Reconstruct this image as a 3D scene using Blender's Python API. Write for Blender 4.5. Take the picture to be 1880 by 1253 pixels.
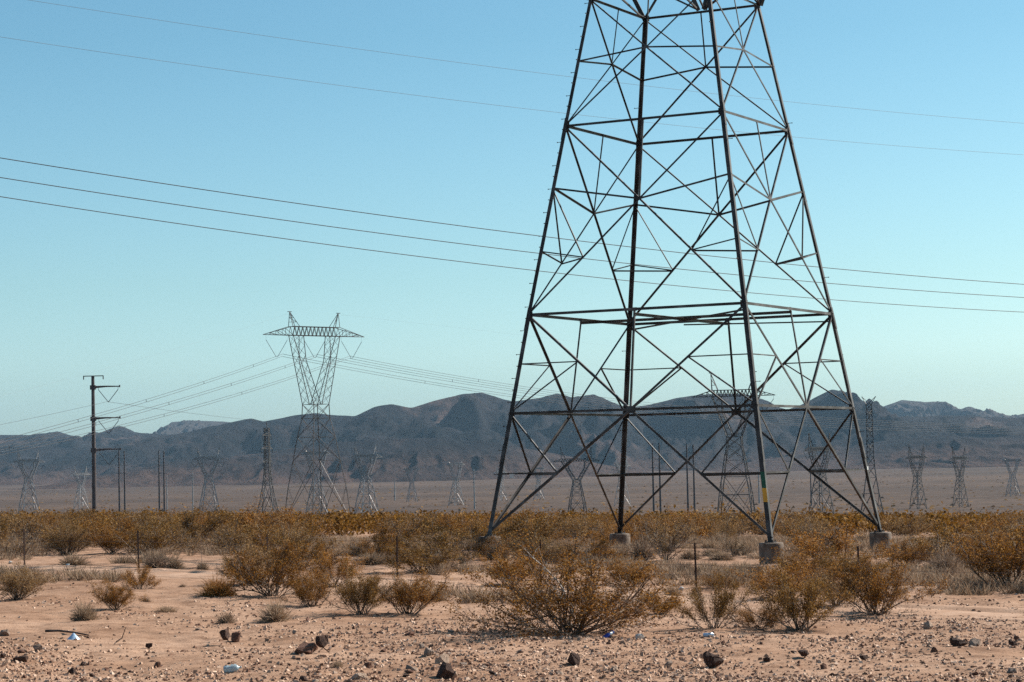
import bpy, math, random
import numpy as np
from mathutils import Vector, Matrix

for _o in list(bpy.data.objects):
    bpy.data.objects.remove(_o)
SC = bpy.context.scene
COL = SC.collection

# ------------------------------------------------------------------ camera, sky, sun, exposure
F_PX, PITCH, ROLL, CAM_Z = 4333.5, 0.0516, -0.0217, 3.4
_cp, _sp, _cr, _sr = math.cos(PITCH), math.sin(PITCH), math.cos(ROLL), math.sin(ROLL)
_r0, _u0, FWD = Vector((1, 0, 0)), Vector((0, -_sp, _cp)), Vector((0, _cp, _sp))
RIGHT, UP = _r0 * _cr + _u0 * _sr, _u0 * _cr - _r0 * _sr
EYE = Vector((0, 0, CAM_Z))
cam_data = bpy.data.cameras.new('camera')
cam = bpy.data.objects.new('camera', cam_data)
COL.objects.link(cam)
cam_data.sensor_width = 36.0
cam_data.sensor_fit = 'HORIZONTAL'
cam_data.lens = 36.0 * F_PX / 1880.0
cam_data.clip_start, cam_data.clip_end = 0.5, 60000.0
_m = Matrix((RIGHT, UP, -FWD)).transposed().to_4x4()
_m.translation = EYE
cam.matrix_world = _m
SC.camera = cam

SUN_EL, SUN_AZ = math.radians(37), math.radians(60)      # azimuth: from straight ahead (+Y) towards the right (+X)
sun_dir = Vector((math.sin(SUN_AZ) * math.cos(SUN_EL), math.cos(SUN_AZ) * math.cos(SUN_EL), math.sin(SUN_EL)))
sd = bpy.data.lights.new('sun', 'SUN')
sd.energy, sd.angle, sd.color = 5.0, math.radians(0.5), (1.0, 0.93, 0.84)
sun = bpy.data.objects.new('sun', sd)
COL.objects.link(sun)
sun.rotation_euler = (-sun_dir).to_track_quat('-Z', 'Y').to_euler()

world = bpy.data.worlds.new('World')
SC.world = world
world.use_nodes = True
wn, wl = world.node_tree.nodes, world.node_tree.links
bg = wn['Background']
sky = wn.new('ShaderNodeTexSky')
sky.sky_type = 'NISHITA'
sky.sun_disc = False
sky.sun_elevation, sky.sun_rotation = SUN_EL, SUN_AZ
sky.altitude, sky.air_density, sky.dust_density, sky.ozone_density = 700, 1.0, 2.2, 1.8
tint = wn.new('ShaderNodeMix')
tint.data_type, tint.blend_type = 'RGBA', 'MULTIPLY'
tint.inputs[0].default_value = 1.0
tint.inputs[7].default_value = (0.69, 0.965, 1.01, 1)
wl.new(sky.outputs[0], tint.inputs[6])
wtc = wn.new('ShaderNodeTexCoord'); wsep = wn.new('ShaderNodeSeparateXYZ')
wl.new(wtc.outputs['Generated'], wsep.inputs[0])
wr = wn.new('ShaderNodeValToRGB')                       # dusty desert air: paler low down, deeper blue higher up
_el = wr.color_ramp.elements
_el[0].position, _el[0].color = 0.0, (1.36, 1.3, 1.38, 1)
_el[1].position, _el[1].color = 0.6, (0.78, 0.92, 0.94, 1)
for _p, _c in ((0.03, (1.25, 1.21, 1.28, 1)), (0.045, (1.3, 1.24, 1.28, 1)), (0.077, (1.14, 1.12, 1.09, 1)), (0.18, (0.85, 0.965, 0.955, 1))):
    _e = _el.new(_p); _e.color = _c
wl.new(wsep.outputs['Z'], wr.inputs[0])
tint2 = wn.new('ShaderNodeMix')
tint2.data_type, tint2.blend_type = 'RGBA', 'MULTIPLY'
tint2.inputs[0].default_value = 1.0
wl.new(tint.outputs[2], tint2.inputs[6]); wl.new(wr.outputs[0], tint2.inputs[7])
wl.new(tint2.outputs[2], bg.inputs['Color'])
bg.inputs['Strength'].default_value = 0.074
SC.view_settings.view_transform = 'Standard'
SC.view_settings.look = 'None'
SC.view_settings.exposure = 0.82
SC.view_settings.gamma = 1.0
SC.cycles.use_denoising = False
SC.cycles.max_bounces = 6
SC.cycles.volume_bounces = 0

# ------------------------------------------------------------------ helpers
def ray(px, py):
    return (FWD + RIGHT * ((px - 940) / F_PX) - UP * ((py - 626.5) / F_PX))

def at_depth(px, py, d):
    v = ray(px, py)
    return EYE + v * (d / v.y)

def _hash(ix, iy, seed):
    h = (ix * 374761393 + iy * 668265263 + seed * 974634777) & 0x7fffffff
    h = ((h ^ (h >> 13)) * 1274126177) & 0x7fffffff
    return ((h ^ (h >> 16)) & 0xffff) / 65535.0

def vnoise(x, y, seed=0):
    x, y = np.asarray(x, float), np.asarray(y, float)
    ix, iy = np.floor(x).astype(np.int64), np.floor(y).astype(np.int64)
    fx, fy = x - ix, y - iy
    fx, fy = fx * fx * (3 - 2 * fx), fy * fy * (3 - 2 * fy)
    a, b = _hash(ix, iy, seed), _hash(ix + 1, iy, seed)
    c, d = _hash(ix, iy + 1, seed), _hash(ix + 1, iy + 1, seed)
    return (a * (1 - fx) + b * fx) * (1 - fy) + (c * (1 - fx) + d * fx) * fy

def fbm(x, y, octaves=4, seed=0, gain=0.5):
    t, a, n = 0, 1.0, 0
    for o in range(octaves):
        t = t + a * (vnoise(np.asarray(x) * 2 ** o, np.asarray(y) * 2 ** o, seed + o) - 0.5)
        n += a
        a *= gain
    return t / n * 2

FLOOR_Z = -32.0
# the dirt track runs just in front of the fence
TRK0, TRK1 = (-20.0, 79.5), (14.0, 51.5)
_tdx, _tdy = TRK1[0] - TRK0[0], TRK1[1] - TRK0[1]
_tl = math.hypot(_tdx, _tdy)
TRK_T, TRK_N = (_tdx / _tl, _tdy / _tl), (-_tdy / _tl, _tdx / _tl)

def track_coord(x, y):
    return (x - TRK0[0]) * TRK_T[0] + (y - TRK0[1]) * TRK_T[1], (x - TRK0[0]) * TRK_N[0] + (y - TRK0[1]) * TRK_N[1]

def base_z(x, y):
    x, y = np.asarray(x, float), np.asarray(y, float)
    lim = 400.0
    slope = -0.0217 * np.clip(x, -lim, lim) - 0.0212 * np.maximum(0, y - 92.0)
    k = 2.5
    e = np.clip((slope - FLOOR_Z) / k, -40, 40)
    return FLOOR_Z + k * np.log1p(np.exp(e))

def ground_z(x, y):
    x, y = np.asarray(x, float), np.asarray(y, float)
    z = base_z(x, y)
    near = np.clip(1.6 - y / 260.0, 0.0, 1.0)
    s, c = track_coord(x, y)
    on = np.clip(1 - (np.abs(c) - 1.6) / 0.8, 0, 1)
    z = z + near * (0.16 * fbm(x / 7.0, y / 9.0, 3, 11))
    fine = 0.06 * fbm(x / 1.3, y / 1.6, 3, 21) + 0.034 * fbm(x / 0.27, y / 0.3, 3, 31)
    z = z + near * fine * (1 - 0.75 * on)
    wob = 0.25 * (vnoise(s / 6.0, 0 * s, 5) - 0.5)
    rut = np.exp(-((np.abs(c + wob) - 0.85) / 0.2) ** 2)
    berm = np.exp(-((np.abs(c + wob) - 1.3) / 0.22) ** 2) + 0.7 * np.exp(-((c + wob) / 0.35) ** 2)
    z = z + np.where(y < 140, -0.05 * rut + 0.035 * berm, 0)
    return z

def gz(x, y):
    return float(ground_z(np.array([x]), np.array([y]))[0])

def on_ground(px, py):
    v = ray(px, py)
    lo = 10.0
    d = lo
    prev = None
    while d < 900:
        p = EYE + v * (d / v.y)
        if p.z < float(base_z(p.x, p.y)):
            break
        d *= 1.004
    p = EYE + v * (d / v.y)
    return Vector((p.x, p.y, gz(p.x, p.y))), d

class MB:
    """collects geometry for one mesh object"""
    def __init__(self):
        self.v, self.f, self.n = [], [], 0
    def add(self, verts, faces):
        self.v.append(np.asarray(verts, float).reshape(-1, 3))
        n = self.n
        self.f.extend([tuple(i + n for i in fc) for fc in faces])
        self.n += len(self.v[-1])
    def box_axes(self, o, a, b, c):
        """box from corner o along edge vectors a, b, c"""
        o, a, b, c = map(lambda q: np.array(q, float), (o, a, b, c))
        vs = [o, o + a, o + a + b, o + b, o + c, o + a + c, o + a + b + c, o + b + c]
        fs = [(0, 3, 2, 1), (4, 5, 6, 7), (0, 1, 5, 4), (1, 2, 6, 5), (2, 3, 7, 6), (3, 0, 4, 7)]
        if np.dot(np.cross(a, b), c) < 0:
            fs = [f[::-1] for f in fs]
        self.add(vs, fs)
    def bar(self, p, q, w, h=None):
        """square bar from p to q"""
        p, q = np.array(p, float), np.array(q, float)
        h = h or w
        d = q - p
        L = np.linalg.norm(d)
        if L < 1e-6:
            return
        d = d / L
        up = np.array((0, 0, 1.0)) if abs(d[2]) < 0.95 else np.array((1.0, 0, 0))
        s = np.cross(d, up); s /= np.linalg.norm(s)
        u = np.cross(s, d)
        self.box_axes(p - s * w / 2 - u * h / 2, d * L, s * w, u * h)
    def angle(self, p, q, w, t, a, b):
        """steel angle section: heel on the line p-q, flanges along a and b"""
        p, q = np.array(p, float), np.array(q, float)
        d = q - p
        L = np.linalg.norm(d); d /= L
        a = np.array(a, float); a -= d * np.dot(a, d); a /= np.linalg.norm(a)
        b = np.array(b, float); b -= d * np.dot(b, d); b -= a * np.dot(a, b); b /= np.linalg.norm(b)
        self.box_axes(p, d * L, a * w, b * t)
        self.box_axes(p + b * t, d * L, a * t, b * (w - t))
    def tube(self, pts, r, n=6, cap=True):
        pts = np.asarray(pts, float)
        r = np.broadcast_to(np.asarray(r, float), (len(pts),))
        t = np.gradient(pts, axis=0)
        t /= np.linalg.norm(t, axis=1)[:, None] + 1e-12
        ref = np.array((0, 0, 1.0)) if abs(t[0][2]) < 0.9 else np.array((1.0, 0, 0))
        s = np.cross(t, ref); s /= np.linalg.norm(s, axis=1)[:, None] + 1e-12
        u = np.cross(s, t)
        k = np.arange(n) * 2 * math.pi / n
        vs = (pts[:, None, :] + r[:, None, None] * (np.cos(k)[None, :, None] * s[:, None, :] + np.sin(k)[None, :, None] * u[:, None, :])).reshape(-1, 3)
        fs = []
        for i in range(len(pts) - 1):
            for j in range(n):
                j2 = (j + 1) % n
                fs.append((i * n + j, i * n + j2, (i + 1) * n + j2, (i + 1) * n + j))
        if cap:
            fs.append(tuple(range(n))[::-1]); fs.append(tuple(range((len(pts) - 1) * n, len(pts) * n)))
        self.add(vs, fs)
    def lathe(self, prof, n=20, o=(0, 0, 0)):
        pts = []
        k = np.arange(n) * 2 * math.pi / n
        for r, z in prof:
            pts.append(np.stack((o[0] + r * np.cos(k), o[1] + r * np.sin(k), np.full(n, o[2] + z)), 1))
        fs = []
        for i in range(len(prof) - 1):
            for j in range(n):
                j2 = (j + 1) % n
                fs.append((i * n + j, i * n + j2, (i + 1) * n + j2, (i + 1) * n + j))
        fs.append(tuple(range(n))[::-1]); fs.append(tuple(range((len(prof) - 1) * n, len(prof) * n)))
        self.add(np.concatenate(pts), fs)
    def mesh(self, name):
        me = bpy.data.meshes.new(name)
        me.from_pydata(np.concatenate(self.v).tolist() if self.v else [], [], self.f)
        me.update()
        return me
    def build(self, name, mat, parent=None, smooth=False):
        me = self.mesh(name)
        me.materials.append(mat)
        if smooth:
            me.polygons.foreach_set('use_smooth', [True] * len(me.polygons))
        return link(name, me, parent)

def np_mesh(name, verts, faces, mat, smooth=False):
    """faces: (n,3) or (n,4) integer array"""
    me = bpy.data.meshes.new(name)
    verts = np.asarray(verts, np.float32); faces = np.asarray(faces, np.int32)
    k = faces.shape[1]
    me.vertices.add(len(verts)); me.vertices.foreach_set('co', verts.ravel())
    me.loops.add(faces.size); me.loops.foreach_set('vertex_index', faces.ravel())
    me.polygons.add(len(faces))
    me.polygons.foreach_set('loop_start', np.arange(0, faces.size, k, dtype=np.int32))
    me.polygons.foreach_set('use_smooth', np.full(len(faces), smooth))
    me.update(calc_edges=True)
    me.validate()
    me.materials.append(mat)
    return me

def link(name, me, parent=None, loc=None):
    o = bpy.data.objects.new(name, me)
    COL.objects.link(o)
    if parent is not None:
        o.parent = parent
    if loc is not None:
        o.location = loc
    return o

def tag(o, label=None, cat=None, group=None, kind=None):
    for k, v in (('label', label), ('category', cat), ('group', group), ('kind', kind)):
        if v:
            o[k] = v
    return o

def thing(name, label, cat, loc=(0, 0, 0), rz=0.0, group=None):
    o = bpy.data.objects.new(name, None)
    COL.objects.link(o)
    o.empty_display_size = 0.3
    o.location = loc
    o.rotation_euler = (0, 0, rz)
    return tag(o, label, cat, group)

def copy_tree(src, parent=None):
    c = src.copy()
    COL.objects.link(c)
    if parent is not None:
        c.parent = parent
    for ch in KIDS(src):
        copy_tree(ch, c)
    return c

def KIDS(o):
    return list(o.children)

# ------------------------------------------------------------------ materials
def new_mat(name):
    m = bpy.data.materials.new(name)
    m.use_nodes = True
    nt = m.node_tree
    return m, nt.nodes, nt.links, nt.nodes['Principled BSDF']

def ramp(nodes, stops):
    r = nodes.new('ShaderNodeValToRGB')
    el = r.color_ramp.elements
    while len(el) > 1:
        el.remove(el[-1])
    el[0].position, el[0].color = stops[0][0], (*stops[0][1], 1)
    for p, c in stops[1:]:
        e = el.new(p); e.color = (*c, 1)
    return r

def noise_mat(name, stops, scale=4.0, detail=6.0, rough=0.85, bump=0.0, bscale=None, metallic=0.0, coords='Object', stretch=(1, 1, 1), spec=0.3, dist=0.0):
    m, n, l, p = new_mat(name)
    tc = n.new('ShaderNodeTexCoord'); mp = n.new('ShaderNodeMapping')
    mp.inputs['Scale'].default_value = stretch
    l.new(tc.outputs[coords], mp.inputs[0])
    nz = n.new('ShaderNodeTexNoise')
    nz.inputs['Scale'].default_value, nz.inputs['Detail'].default_value = scale, detail
    nz.inputs['Distortion'].default_value = dist
    l.new(mp.outputs[0], nz.inputs['Vector'])
    r = ramp(n, stops)
    l.new(nz.outputs['Fac'], r.inputs[0]); l.new(r.outputs[0], p.inputs['Base Color'])
    p.inputs['Roughness'].default_value, p.inputs['Metallic'].default_value = rough, metallic
    p.inputs['Specular IOR Level'].default_value = spec
    if bump:
        b = n.new('ShaderNodeBump'); nz2 = n.new('ShaderNodeTexNoise')
        nz2.inputs['Scale'].default_value, nz2.inputs['Detail'].default_value = bscale or scale * 4, 8
        l.new(mp.outputs[0], nz2.inputs['Vector'])
        l.new(nz2.outputs['Fac'], b.inputs['Height']); b.inputs['Strength'].default_value = 1.0
        b.inputs['Distance'].default_value = bump
        l.new(b.outputs[0], p.inputs['Normal'])
    return m

M = {}
M['steel'] = noise_mat('weathered_steel', [(0.3, (0.01684, 0.01037, 0.007778)), (0.47, (0.02722, 0.02203, 0.02009)), (0.6, (0.06156, 0.05573, 0.05378)), (0.72, (0.1296, 0.1232, 0.1198))], 1.6, 9, 0.6, metallic=0.0, spec=0.35)
M['steel_dark'] = noise_mat('dark_steel', [(0.3, (0.0144, 0.00936, 0.00792)), (0.7, (0.0432, 0.0324, 0.0288))], 2.5, 8, 0.65)
M['galv'] = noise_mat('galvanised_steel', [(0.3, (0.176, 0.16, 0.152)), (0.7, (0.36, 0.336, 0.328))], 0.6, 4, 0.5, metallic=0.3)
M['galv_dark'] = noise_mat('dull_galvanised_steel', [(0.3, (0.0432, 0.03744, 0.036)), (0.7, (0.108, 0.0972, 0.0936))], 0.6, 4, 0.55, metallic=0.3)
M['pole'] = noise_mat('rust_patina_steel', [(0.3, (0.0504, 0.036, 0.03456)), (0.7, (0.0936, 0.072, 0.0684))], 0.5, 4, 0.7)
M['wire'] = noise_mat('aluminium_cable', [(0.3, (0.03, 0.032, 0.036)), (0.7, (0.06, 0.06, 0.066))], 0.3, 2, 0.6)
M['wire_pale'] = noise_mat('thin_earth_cable', [(0.3, (0.132, 0.156, 0.18)), (0.7, (0.204, 0.228, 0.252))], 0.3, 2, 0.6)
M['insul'] = noise_mat('brown_insulator_glaze', [(0.3, (0.05, 0.05, 0.055)), (0.7, (0.09, 0.09, 0.1))], 1, 2, 0.35)
M['concrete'] = noise_mat('weathered_concrete', [(0.3, (0.072, 0.048, 0.0336)), (0.5, (0.16, 0.12, 0.092)), (0.75, (0.272, 0.224, 0.184))], 3.0, 9, 0.9, bump=0.012, bscale=14)
M['green'] = noise_mat('green_paint', [(0.3, (0.012, 0.06, 0.03)), (0.7, (0.02, 0.10, 0.05))], 6, 4, 0.5)
M['yellow'] = noise_mat('orange_yellow_paint', [(0.3, (0.55, 0.25, 0.02)), (0.7, (0.75, 0.36, 0.03))], 6, 4, 0.5)
M['white'] = noise_mat('white_enamel', [(0.3, (0.434, 0.434, 0.42)), (0.7, (0.56, 0.56, 0.546))], 5, 3, 0.4)
M['post'] = noise_mat('rusty_post_steel', [(0.3, (0.035, 0.02, 0.016)), (0.7, (0.08, 0.045, 0.035))], 8, 6, 0.85)
M['fence_wire'] = noise_mat('rusty_fence_wire', [(0.3, (0.12, 0.08, 0.06)), (0.7, (0.22, 0.16, 0.13))], 3, 3, 0.7)
M['rock_dark'] = noise_mat('dark_brown_rock', [(0.3, (0.024, 0.0112, 0.008)), (0.5, (0.056, 0.0272, 0.0184)), (0.75, (0.136, 0.076, 0.052))], 7, 9, 0.9, bump=0.02, bscale=22)
M['rock_red'] = noise_mat('reddish_rock', [(0.3, (0.08, 0.032, 0.02)), (0.7, (0.24, 0.12, 0.076))], 6, 9, 0.9, bump=0.02, bscale=22)
M['rock_pale'] = noise_mat('pale_rock', [(0.3, (0.288, 0.184, 0.124)), (0.7, (0.512, 0.368, 0.272))], 6, 9, 0.9, bump=0.015, bscale=22)
M['rock_grey'] = noise_mat('grey_rock', [(0.3, (0.16, 0.112, 0.084)), (0.7, (0.352, 0.256, 0.2))], 6, 9, 0.9, bump=0.015, bscale=22)
M['wood'] = noise_mat('weathered_wood', [(0.3, (0.07, 0.04, 0.028)), (0.7, (0.18, 0.11, 0.08))], 5, 6, 0.9)
M['stem'] = noise_mat('grey_creosote_bark', [(0.3, (0.04, 0.026, 0.018)), (0.5, (0.12, 0.085, 0.062)), (0.64, (0.34, 0.275, 0.22))], 3.2, 5, 0.9)
M['dead'] = noise_mat('bleached_dead_wood', [(0.3, (0.22, 0.18, 0.15)), (0.7, (0.55, 0.5, 0.45))], 4, 5, 0.9)

def leaf_mat(name, stops, transl=0.45, objvar=0.25):
    m, n, l, p = new_mat(name)
    g = n.new('ShaderNodeNewGeometry'); oi = n.new('ShaderNodeObjectInfo')
    r = ramp(n, stops)
    l.new(g.outputs['Random Per Island'], r.inputs[0])
    hsv = n.new('ShaderNodeHueSaturation')
    mr = n.new('ShaderNodeMapRange')
    mr.inputs['To Min'].default_value, mr.inputs['To Max'].default_value = 1 - objvar, 1 + objvar
    l.new(oi.outputs['Random'], mr.inputs[0]); l.new(mr.outputs[0], hsv.inputs['Value'])
    l.new(r.outputs[0], hsv.inputs['Color'])
    p.inputs['Roughness'].default_value = 0.75
    p.inputs['Specular IOR Level'].default_value = 0.15
    l.new(hsv.outputs[0], p.inputs['Base Color'])
    t = n.new('ShaderNodeBsdfTranslucent'); l.new(hsv.outputs[0], t.inputs['Color'])
    mx = n.new('ShaderNodeMixShader'); mx.inputs[0].default_value = transl
    l.new(p.outputs[0], mx.inputs[1]); l.new(t.outputs[0], mx.inputs[2])
    l.new(mx.outputs[0], n['Material Output'].inputs['Surface'])
    return m

M['leaf'] = leaf_mat('creosote_leaf', [(0.0, (0.07, 0.026, 0.004)), (0.5, (0.205, 0.081, 0.012)), (0.85, (0.35, 0.158, 0.029)), (1.0, (0.44, 0.27, 0.11))], objvar=.22)
M['leaf_olive'] = leaf_mat('olive_creosote_leaf', [(0.0, (0.06, 0.03, 0.005)), (0.5, (0.17, 0.078, 0.014)), (0.85, (0.28, 0.145, 0.036)), (1.0, (0.42, 0.29, 0.14))], objvar=.22)
M['leaf_dry'] = leaf_mat('dry_tan_leaf', [(0.0, (0.08, 0.038, 0.013)), (0.5, (0.2, 0.105, 0.035)), (0.85, (0.33, 0.2, 0.085)), (1.0, (0.46, 0.33, 0.19))], objvar=.22)
M['leaf_orange'] = leaf_mat('orange_creosote_leaf', [(0.0, (0.1092, 0.04836, 0.00624)), (0.5, (0.234, 0.1053, 0.01248)), (1.0, (0.39, 0.2028, 0.0468))])
M['straw'] = leaf_mat('dry_straw', [(0.0, (0.156, 0.0975, 0.0585)), (0.5, (0.312, 0.2067, 0.1326)), (1.0, (0.4368, 0.3276, 0.2262))], 0.25, 0.15)
M['twig'] = leaf_mat('grey_dry_twig', [(0.0, (0.0936, 0.0585, 0.03744)), (0.5, (0.2262, 0.1482, 0.0975)), (1.0, (0.39, 0.2808, 0.2028))], 0.25, 0.2)
M['tumble'] = leaf_mat('orange_tumbleweed_twig', [(0.0, (0.1716, 0.0702, 0.0156)), (0.5, (0.351, 0.156, 0.039)), (1.0, (0.507, 0.2808, 0.1014))], 0.2, 0.1)
M['scrub'] = leaf_mat('distant_scrub_leaf', [(0.0, (0.06, 0.026, 0.005)), (0.5, (0.17, 0.078, 0.012)), (1.0, (0.29, 0.15, 0.03))], 0.3, 0.0)

def ground_material():
    m, n, l, p = new_mat('desert_ground')
    tc = n.new('ShaderNodeTexCoord')
    sep = n.new('ShaderNodeSeparateXYZ'); l.new(tc.outputs['Object'], sep.inputs[0])
    def noise(scale, detail=6, rough=0.55):
        q = n.new('ShaderNodeTexNoise')
        q.inputs['Scale'].default_value, q.inputs['Detail'].default_value, q.inputs['Roughness'].default_value = scale, detail, rough
        l.new(tc.outputs['Object'], q.inputs['Vector'])
        return q
    n1, n2, n3 = noise(0.22, 6, 0.65), noise(1.6, 9, 0.7), noise(26.0, 4, 0.7)
    r1 = ramp(n, [(0.32, (0.2546, 0.1482, 0.09272)), (0.5, (0.3268, 0.2037, 0.1353)), (0.68, (0.4028, 0.266, 0.1862))])
    l.new(n1.outputs['Fac'], r1.inputs[0])
    r2 = ramp(n, [(0.34, (0.58, 0.51, 0.46)), (0.5, (0.95, 0.92, 0.9)), (0.68, (1.16, 1.13, 1.1))])
    l.new(n2.outputs['Fac'], r2.inputs[0])
    r3 = ramp(n, [(0.34, (0.5, 0.44, 0.4)), (0.46, (0.98, 0.97, 0.96)), (0.7, (1.1, 1.1, 1.1))])
    l.new(n3.outputs['Fac'], r3.inputs[0])
    def mul(a, b, f=1.0):
        q = n.new('ShaderNodeMix'); q.data_type, q.blend_type = 'RGBA', 'MULTIPLY'
        q.inputs[0].default_value = f
        l.new(a, q.inputs[6]); l.new(b, q.inputs[7])
        return q.outputs[2]
    near = mul(mul(r1.outputs[0], r2.outputs[0]), r3.outputs[0])
    # the valley floor: brown desert pavement dotted with low scrub
    f1, f2, f3 = noise(0.0016, 5), noise(0.02, 6, 0.75), noise(0.11, 5, 0.8)
    q1 = ramp(n, [(0.35, (0.06653, 0.04066, 0.02735)), (0.65, (0.1109, 0.06948, 0.04731))])
    l.new(f1.outputs['Fac'], q1.inputs[0])
    q2 = ramp(n, [(0.36, (0.72, 0.7, 0.68)), (0.5, (0.97, 0.97, 0.97)), (0.66, (1.25, 1.22, 1.2))])
    l.new(f2.outputs['Fac'], q2.inputs[0])
    q3 = ramp(n, [(0.4, (0.6, 0.57, 0.52)), (0.58, (1.08, 1.08, 1.08))])
    l.new(f3.outputs['Fac'], q3.inputs[0])
    far = mul(mul(q1.outputs[0], q2.outputs[0]), q3.outputs[0])
    mr = n.new('ShaderNodeMapRange')
    mr.inputs['From Min'].default_value, mr.inputs['From Max'].default_value = 180, 700
    l.new(sep.outputs['Y'], mr.inputs[0])
    mx = n.new('ShaderNodeMix'); mx.data_type = 'RGBA'
    l.new(mr.outputs[0], mx.inputs[0]); l.new(near, mx.inputs[6]); l.new(far, mx.inputs[7])
    l.new(mx.outputs[2], p.inputs['Base Color'])
    p.inputs['Roughness'].default_value = 0.95
    p.inputs['Specular IOR Level'].default_value = 0.1
    b = n.new('ShaderNodeBump'); b.inputs['Strength'].default_value = 1.0; b.inputs['Distance'].default_value = 0.02
    l.new(noise(14.0, 8, 0.7).outputs['Fac'], b.inputs['Height'])
    l.new(b.outputs[0], p.inputs['Normal'])
    return m
M['ground'] = ground_material()
M['track'] = noise_mat('compacted_sand', [(0.3, (0.3116, 0.1845, 0.1189)), (0.5, (0.3772, 0.2353, 0.1574)), (0.7, (0.4428, 0.2911, 0.205))], 1.2, 8, 0.95, bump=0.015, bscale=18, spec=0.1)
M['gravel'] = leaf_mat('gravel_stone', [(0.0, (0.096, 0.04, 0.024)), (0.25, (0.224, 0.116, 0.0704)), (0.6, (0.368, 0.224, 0.144)), (1.0, (0.56, 0.392, 0.288))], 0.0, 0.0)
def mountain_mat(name, a, b, c, sc):
    m = noise_mat(name, [(0.36, a), (0.5, b), (0.55, b), (0.68, c)], sc, 12, 0.95, bump=45.0, bscale=sc * 7, spec=0.05, dist=0.8, stretch=(1, 0.5, 1.5))  # c: warm brown patches, partly sunlit slopes painted into the rock colour
    n, l = m.node_tree.nodes, m.node_tree.links
    for q in n:
        if q.type == 'TEX_NOISE': q.inputs['Roughness'].default_value = 0.66
    # alluvial fans: the foot of the slopes carries the brown soil of the plain
    p = n['Principled BSDF']; src = p.inputs['Base Color'].links[0].from_socket
    g = n.new('ShaderNodeNewGeometry'); sp = n.new('ShaderNodeSeparateXYZ'); l.new(g.outputs['Position'], sp.inputs[0])
    nz = n.new('ShaderNodeTexNoise'); nz.inputs['Scale'].default_value = .004; nz.inputs['Detail'].default_value = 6
    l.new(g.outputs['Position'], nz.inputs['Vector'])
    ma = n.new('ShaderNodeMath'); ma.operation = 'MULTIPLY_ADD'; ma.inputs[1].default_value = -110; l.new(nz.outputs['Fac'], ma.inputs[0]); l.new(sp.outputs['Z'], ma.inputs[2])
    mr = n.new('ShaderNodeMapRange'); mr.interpolation_type = 'SMOOTHSTEP'
    mr.inputs['From Min'].default_value, mr.inputs['From Max'].default_value = -90, -10
    l.new(ma.outputs[0], mr.inputs[0])
    mx = n.new('ShaderNodeMix'); mx.data_type = 'RGBA'; mx.inputs[6].default_value = (.075, .044, .033, 1)
    l.new(mr.outputs[0], mx.inputs[0]); l.new(src, mx.inputs[7]); l.new(mx.outputs[2], p.inputs['Base Color'])
    return m
M['mtn'] = mountain_mat('dark_mountain_rock', (0.006, 0.006, 0.007), (0.02, 0.017, 0.018), (0.105, 0.068, 0.056), 0.0026)
M['mtn_far'] = mountain_mat('haze_paled_far_rock', (0.036, 0.032, 0.032), (0.054, 0.046, 0.044), (0.11, 0.08, 0.07), 0.0018)  # paler than the main range: distance haze painted into the rock colour
M['hill'] = mountain_mat('low_hill_rock', (0.008, 0.008, 0.01), (0.018, 0.016, 0.018), (0.085, 0.058, 0.05), 0.003)

# ------------------------------------------------------------------ terrain
def build_ground():
    ys = [6.0]
    while ys[-1] < 26: ys.append(ys[-1] * 1.02)
    while ys[-1] < 125: ys.append(ys[-1] * 1.0019)
    while ys[-1] < 16000: ys.append(ys[-1] * 1.014)
    ys = np.array(ys)
    u = np.linspace(-1, 1, 341)
    u = np.sign(u) * (0.62 * np.abs(u) + 0.38 * np.abs(u) ** 3)
    half = np.maximum(0.5 * ys, 16.0)
    X = u[None, :] * half[:, None]
    Y = np.repeat(ys[:, None], len(u), 1)
    Z = ground_z(X.ravel(), Y.ravel()).reshape(X.shape)
    # slow rise of the far bajada towards the mountains
    Z += np.clip((Y - 3500) / 5000, 0, 1) ** 1.5 * 14
    V = np.stack((X, Y, Z), -1).reshape(-1, 3)
    R, C = X.shape
    i = (np.arange(R - 1)[:, None] * C + np.arange(C - 1)[None, :]).ravel()
    F = np.stack((i, i + 1, i + C + 1, i + C), 1)
    o = link('ground', np_mesh('ground', V, F, M['ground'], True))
    tag(o, 'pale sandy desert ground falling away to a brown valley floor', 'ground', kind='structure')
    # compacted wheel track: a sheet a few mm above the ground
    s = np.linspace(-22, _tl + 22, 900)
    c = np.linspace(-1.75, 1.75, 44)
    S, Cc = np.meshgrid(s, c, indexing='ij')
    edge = 1 + 0.28 * (vnoise(S / 1.7, np.sign(Cc) * 3, 8) - 0.5) * (np.abs(Cc) > 1.2)
    Cw = Cc * edge
    X = TRK0[0] + S * TRK_T[0] + Cw * TRK_N[0]
    Y = TRK0[1] + S * TRK_T[1] + Cw * TRK_N[1]
    Z = ground_z(X.ravel(), Y.ravel()).reshape(X.shape) + np.where(np.abs(Cc) > 1.65, -0.02, 0.006)
    R, Cn = X.shape
    i = (np.arange(R - 1)[:, None] * Cn + np.arange(Cn - 1)[None, :]).ravel()
    F = np.stack((i, i + Cn, i + Cn + 1, i + 1), 1)
    t = link('dirt_track', np_mesh('dirt_track', np.stack((X, Y, Z), -1).reshape(-1, 3), F, M['track'], True))
    tag(t, 'sandy two-rut wheel track along the wire fence', 'track', kind='structure')
build_ground()

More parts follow.
